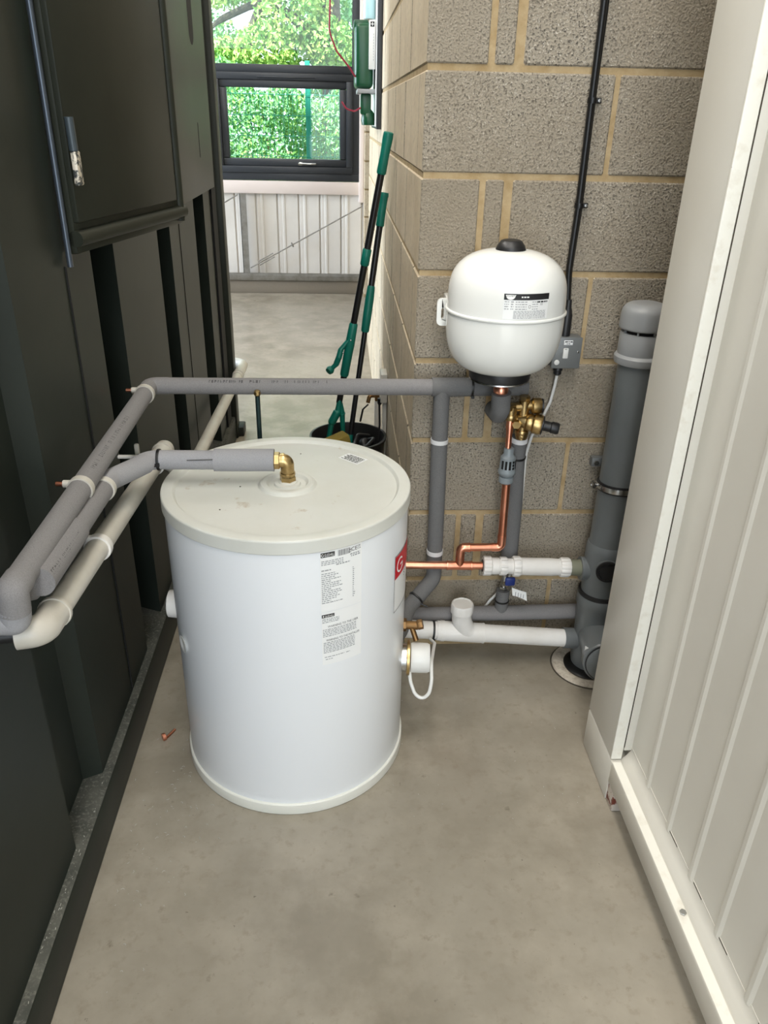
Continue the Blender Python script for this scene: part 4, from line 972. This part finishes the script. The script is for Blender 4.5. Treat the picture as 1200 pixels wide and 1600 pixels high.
bm = NB(); tube(bm, [(.10, 3.09, .26), (.14, 3.02, .30), (.10, 2.95, .285), (.05, 2.97, .27), (.07, 3.06, .30), (.12, 3.10, .28)], .008, 10, bend=.03); tube(bm, [(.12, 3.0, .23), (.085, 3.04, .275), (.125, 3.1, .25)], .02, 10, bend=.03)
hs = tag(obj('hose', bm, 'black', base=(.1, 3.03, .25)), 'coil of black hose lying inside the black bucket', 'hose')

def pole_pt(a, b, t): return a + (b - a) * t
A0, A1 = V(-.006, 3.05, .445), V(.1715, 2.995, 1.447)
lp = thing('litter_picker', (-.02, 3.05, .3), 'long litter picker with teal trigger and jaws, the taller of two poles in the bucket', 'litter picker')
bm = NB(); tube(bm, [pole_pt(A0, A1, 0), pole_pt(A0, A1, .9)], .0128, 16); obj('pole', bm, 'black_pole', lp)
bm = NB(); tube(bm, [pole_pt(A0, A1, t) for t in (.865, .87, .93, .985, .998, 1)], [.0155, .0175, .0165, .0185, .0175, .012], 18); obj('grip', bm, 'teal', lp)
bm = NB(); tube(bm, [pole_pt(A0, A1, t) for t in (.548, .552, .605, .609)], [.014, .0168, .0168, .014], 18); obj('collar', bm, 'teal', lp)
bm = NB(); tube(bm, [pole_pt(A0, A1, t) for t in (.115, .12, .21, .245, .325, .33)], [.015, .0175, .018, .019, .0168, .014], 18); hd = obj('handle_body', bm, 'teal', lp)
pv0 = pole_pt(A0, A1, .262)
bm = NB(); P = fillet([pv0 + V(.0, -.004, .01), pv0 + V(-.038, -.008, -.035), pv0 + V(-.046, -.010, -.065), pv0 + V(-.058, -.012, -.095), pv0 + V(-.082, -.012, -.118)], .02, 4); nP = len(P)
tube(bm, P, [.011 + .004 * math.sin(PI * i / (nP - 1)) for i in range(nP)], 14, squash=.8); lathe(bm, [(.0, -.012), (.014, -.01), (.017, 0), (.014, .01), (0, .012)], P[-1], (-.6, -.6, -.4), 18); trg = obj('trigger', bm, 'teal', lp)
bm = NB()
for q in (pv0 + V(.0, -.019, .004), pv0 + V(-.030, -.022, -.045)): lathe(bm, [(.0036, 0), (.003, .002), (0, .003)], q, (0, -1, 0), 10)
obj('rivet', bm, 'chrome', trg)
bm = NB(); P = fillet([A0 + V(.004, 0, .02), A0 + V(-.006, -.004, -.035), A0 + V(-.032, -.008, -.085), A0 + V(-.044, -.01, -.15)], .03, 5); nP = len(P); tube(bm, P, [.013 + .008 * math.sin(PI * i / (nP - 1)) for i in range(nP)], 14, squash=.8); obj('jaw', bm, 'teal', lp)
bm = NB(); P = fillet([A0 + V(.002, .004, .01), A0 + V(.012, .008, -.05), A0 + V(.015, .008, -.13)], .03, 5); nP = len(P); tube(bm, P, [.012 + .006 * math.sin(PI * i / (nP - 1)) for i in range(nP)], 14, squash=.8); obj('jaw', bm, 'teal', lp)
Q0, Q1 = V(.016, 3.045, .12), V(.1715, 3.205, 1.234)
tp = thing('telescopic_pole', (.03, 3.05, .1), 'thinner black telescopic pole with teal grips, the shorter of two in the bucket', 'pole')
bm = NB(); tube(bm, [pole_pt(Q0, Q1, 0), pole_pt(Q0, Q1, .6)], .0108, 16); tube(bm, [pole_pt(Q0, Q1, .58), pole_pt(Q0, Q1, .95)], .0125, 16); obj('pole', bm, 'black_pole', tp)
bm = NB(); tube(bm, [pole_pt(Q0, Q1, t) for t in (.892, .896, .95, .985, .99, 1)], [.014, .0165, .0155, .0165, .0185, .017], 18); obj('grip', bm, 'teal', tp)
bm = NB(); tube(bm, [pole_pt(Q0, Q1, t) for t in (.535, .54, .60, .66, .69, .695)], [.0135, .0165, .018, .0175, .0155, .0135], 18); obj('sleeve', bm, 'teal', tp)
bm = NB(); tube(bm, [pole_pt(Q0, Q1, t) for t in (.09, .125, .13, .16)], [.022, .022, .014, .012], 18); obj('foot_collar', bm, 'teal', tp)

# tap pipe and socket box low on the return wall
jb = thing('socket_box', (.18, 3.15, .48), 'small white plastic socket box low on the side of the block wall', 'socket')
obj('box', box(NB(), .166, .194, 3.10, 3.19, .425, .548, .004), 'aged_pvc', jb)
obj('trunking', box(NB(), .178, .194, 3.125, 3.165, .0, .425, .002), 'aged_pvc', jb)
bm = NB(); lathe(bm, [(.010, 0), (.010, -.02), (.005, -.03)], (.164, 3.12, .44), (0, 0, 1), 14); tube(bm, [(.163, 3.12, .415), (.165, 3.10, .33), (.158, 3.08, .25)], .0045, 10, bend=.04); tag(obj('lead', bm, 'tie', jb), 'black lead')
tap = thing('water_tap', (.172, 3.5, 0), 'brass garden tap on a white pipe beyond the bucket', 'tap')
obj('riser_pipe', tube(NB(), [(.176, 3.5, 0), (.172, 3.5, .30)], .014, 18), 'white_pvc', tap)
bm = NB(); tube(bm, [(.172, 3.5, .295), (.171, 3.5, .345)], .012, 14); tube(bm, [(.171, 3.5, .325), (.135, 3.49, .328), (.128, 3.485, .295)], .010, 14, bend=.012); nut(bm, (.168, 3.49, .33), (0, -1, 0), .014, .016); obj('tap_body', bm, 'dull_brass', tap)
bm = NB(); tube(bm, [(.130, 3.49, .285), (.105, 3.48, .265)], .004, 8); tube(bm, [(.105, 3.48, .266), (.092, 3.475, .205)], .005, 8); obj('lever', bm, 'tie', tap)

# ------------------------------------------------------------------ green eyewash station high on the return wall
ew = thing('eyewash_station', (.17, 4.2, 1.65), 'dark green eyewash station with wall board, high on the side wall by the window', 'eyewash')
obj('back_board', box(NB(), .172, .194, 4.02, 4.62, 1.44, 2.30, .003), 'frame_black', ew)
bm = NB(); box(bm, .168, .172, 4.03, 4.61, 1.45, 2.29, .002); obj('board_face', bm, 'white_plastic', ew)
bm = NB(); box(bm, .072, .158, 4.12, 4.36, 1.608, 1.872, .022, 3); cs = obj('case', bm, 'eye_green', ew)
bm = NB(); box(bm, .068, .135, 4.135, 4.345, 1.850, 1.882, .006); obj('lid', bm, 'eye_green', cs)
bm = NB(); box(bm, .136, .166, 4.095, 4.125, 1.685, 1.878, .004); lf = tag(obj('leaflet_holder', bm, 'white_plastic', ew), 'white instruction strip')
bm = NB(); box(bm, .142, .160, 4.0935, 4.0955, 1.852, 1.872, .001); ck = obj('emblem_plate', bm, 'ink', lf)
bm = NB(); box(bm, .1495, .1525, 4.0922, 4.0938, 1.855, 1.869); box(bm, .144, .158, 4.0922, 4.0938, 1.8605, 1.8635); obj('cross_emblem', bm, 'ink_white', ck, smooth=False)
bm = NB()
for i in range(10): box(bm, .156, .158, 4.0938, 4.0952, 1.72 + i * .011, 1.727 + i * .011)
obj('small_print', bm, 'ink_grey', lf, smooth=False)
obj('shelf', box(NB(), .084, .170, 4.10, 4.38, 1.588, 1.606, .003), 'soil_light', ew)
bm = NB(); box(bm, .100, .150, 4.14, 4.22, 1.500, 1.588, .008); lathe(bm, [(.030, 0), (.034, .02), (.030, .05), (.012, .07), (0, .07)], (.138, 4.17, 1.455), (0, 0, 1), 24); obj('eye_bottle', bm, 'eye_green', ew)
bm = NB(); lathe(bm, [(.026, 0), (.028, .01), (.028, .2), (.012, .23), (0, .23)], (.140, 4.20, 1.89), (0, 0, 1), 24); tag(obj('eye_bottle', bm, 'eye_clear', ew), 'clear pale blue bottle')
wr = thing('loose_wire', (.0, 4.1, 1.7), 'thin dark red loose wire hanging in front of the upper window pane', 'wire')
bm = NB(); tube(bm, [(-.03, 4.1, 2.2), (-.038, 4.1, 1.95), (-.043, 4.1, 1.83), (-.012, 4.1, 1.755), (.045, 4.11, 1.695), (.075, 4.13, 1.655)], .0042, 10, bend=.08); obj('wire', bm, 'wire_red', wr)
wr2 = thing('loose_wire', (.05, 4.1, 1.53), 'short dark red wire end poking out under the green eyewash station', 'wire')
bm = NB(); tube(bm, [(.012, 4.1, 1.552), (.032, 4.1, 1.522), (.072, 4.12, 1.512), (.105, 4.15, 1.53)], .0042, 10, bend=.04); obj('wire', bm, 'wire_red', wr2)

# steel in front of the liner sheet under the far window
fp = thing('steel_post', (-.855, 7.45, 0), 'galvanised steel angle post standing on the channel under the far window', 'post')
bm = NB(); box(bm, -.884, -.826, 7.425, 7.431, .186, .862); box(bm, -.884, -.878, 7.425, 7.47, .186, .862); obj('angle', bm, 'galv', fp)
bc = thing('brace_cable', (-.3, 7.44, .5), 'thin steel brace wire with turnbuckle rising from the post to the right', 'cable')
obj('wire', tube(NB(), [(-.817, 7.42, .232), (.20, 7.44, .772)], .0055, 8), 'galv', bc)
bm = NB()
for s in (-.016, .016): tube(bm, [(-.74 - s * .4, 7.42, .272 + s), (-.60 - s * .4, 7.42, .348 + s)], .005, 8)
lathe(bm, [(.018, -.006), (.024, 0), (.018, .006)], (-.43, 7.425, .438), (1, 0, .53), 16); obj('turnbuckle', bm, 'galv', bc)
bc2 = thing('brace_cable', (-1.1, 7.44, .8), 'short steel brace wire left of the galvanised post under the window', 'cable')
obj('wire', tube(NB(), [(-1.6, 7.43, .46), (-.90, 7.43, .852)], .0055, 8), 'galv', bc2)

# ------------------------------------------------------------------ scraps on the floor
cs = thing('copper_offcut', (-.465, 1.62, 0), 'little copper pipe clip lying on the floor between the tank and container', 'offcut')
bm = NB(); lathe(bm, [(.008, -.004), (.010, -.004), (.010, .004), (.008, .004)], (-.474, 1.60, .0105), (.8, .5, 0), 18); tube(bm, [(-.468, 1.605, .004), (-.452, 1.635, .004)], .0035, 8); obj('clip', bm, 'copper', cs)
bm = NB(); rr = random.Random(11)
for i in range(80):
    x = rr.gauss(-.42, .05); y = rr.gauss(1.33, .17)
    if x < -.53: continue
    if (x - TX) ** 2 + (y - TY) ** 2 < .085: continue
    a = rr.uniform(0, PI); l = rr.uniform(.001, .008)
    tube(bm, [(x, y, .0008), (x + l * .5 * math.cos(a), y + l * .5 * math.sin(a), .0012), (x + l * math.cos(a + .6), y + l * math.sin(a + .6), .0008)], .0005, 5)
for i in range(40):
    x = rr.uniform(.12, .6); y = rr.uniform(1.3, 1.9); a = rr.uniform(0, PI); l = rr.uniform(.001, .004)
    tube(bm, [(x, y, .0008), (x + l * math.cos(a), y + l * math.sin(a), .0008)], .0006, 5)
for i in range(36):
    y = rr.gauss(1.15, .18); x = rr.uniform(-.556, -.540); a = rr.uniform(0, PI); l = rr.uniform(.001, .006)
    tube(bm, [(x, y, .1212), (x + l * .3 * math.cos(a), y + l * math.sin(a), .1212)], .0006, 5)
tag(obj('swarf', bm, 'swarf', base=(-.4, 1.3, 0)), 'pale drilling swarf and fibres scattered over the floor beside the tank', 'debris', kind='stuff')
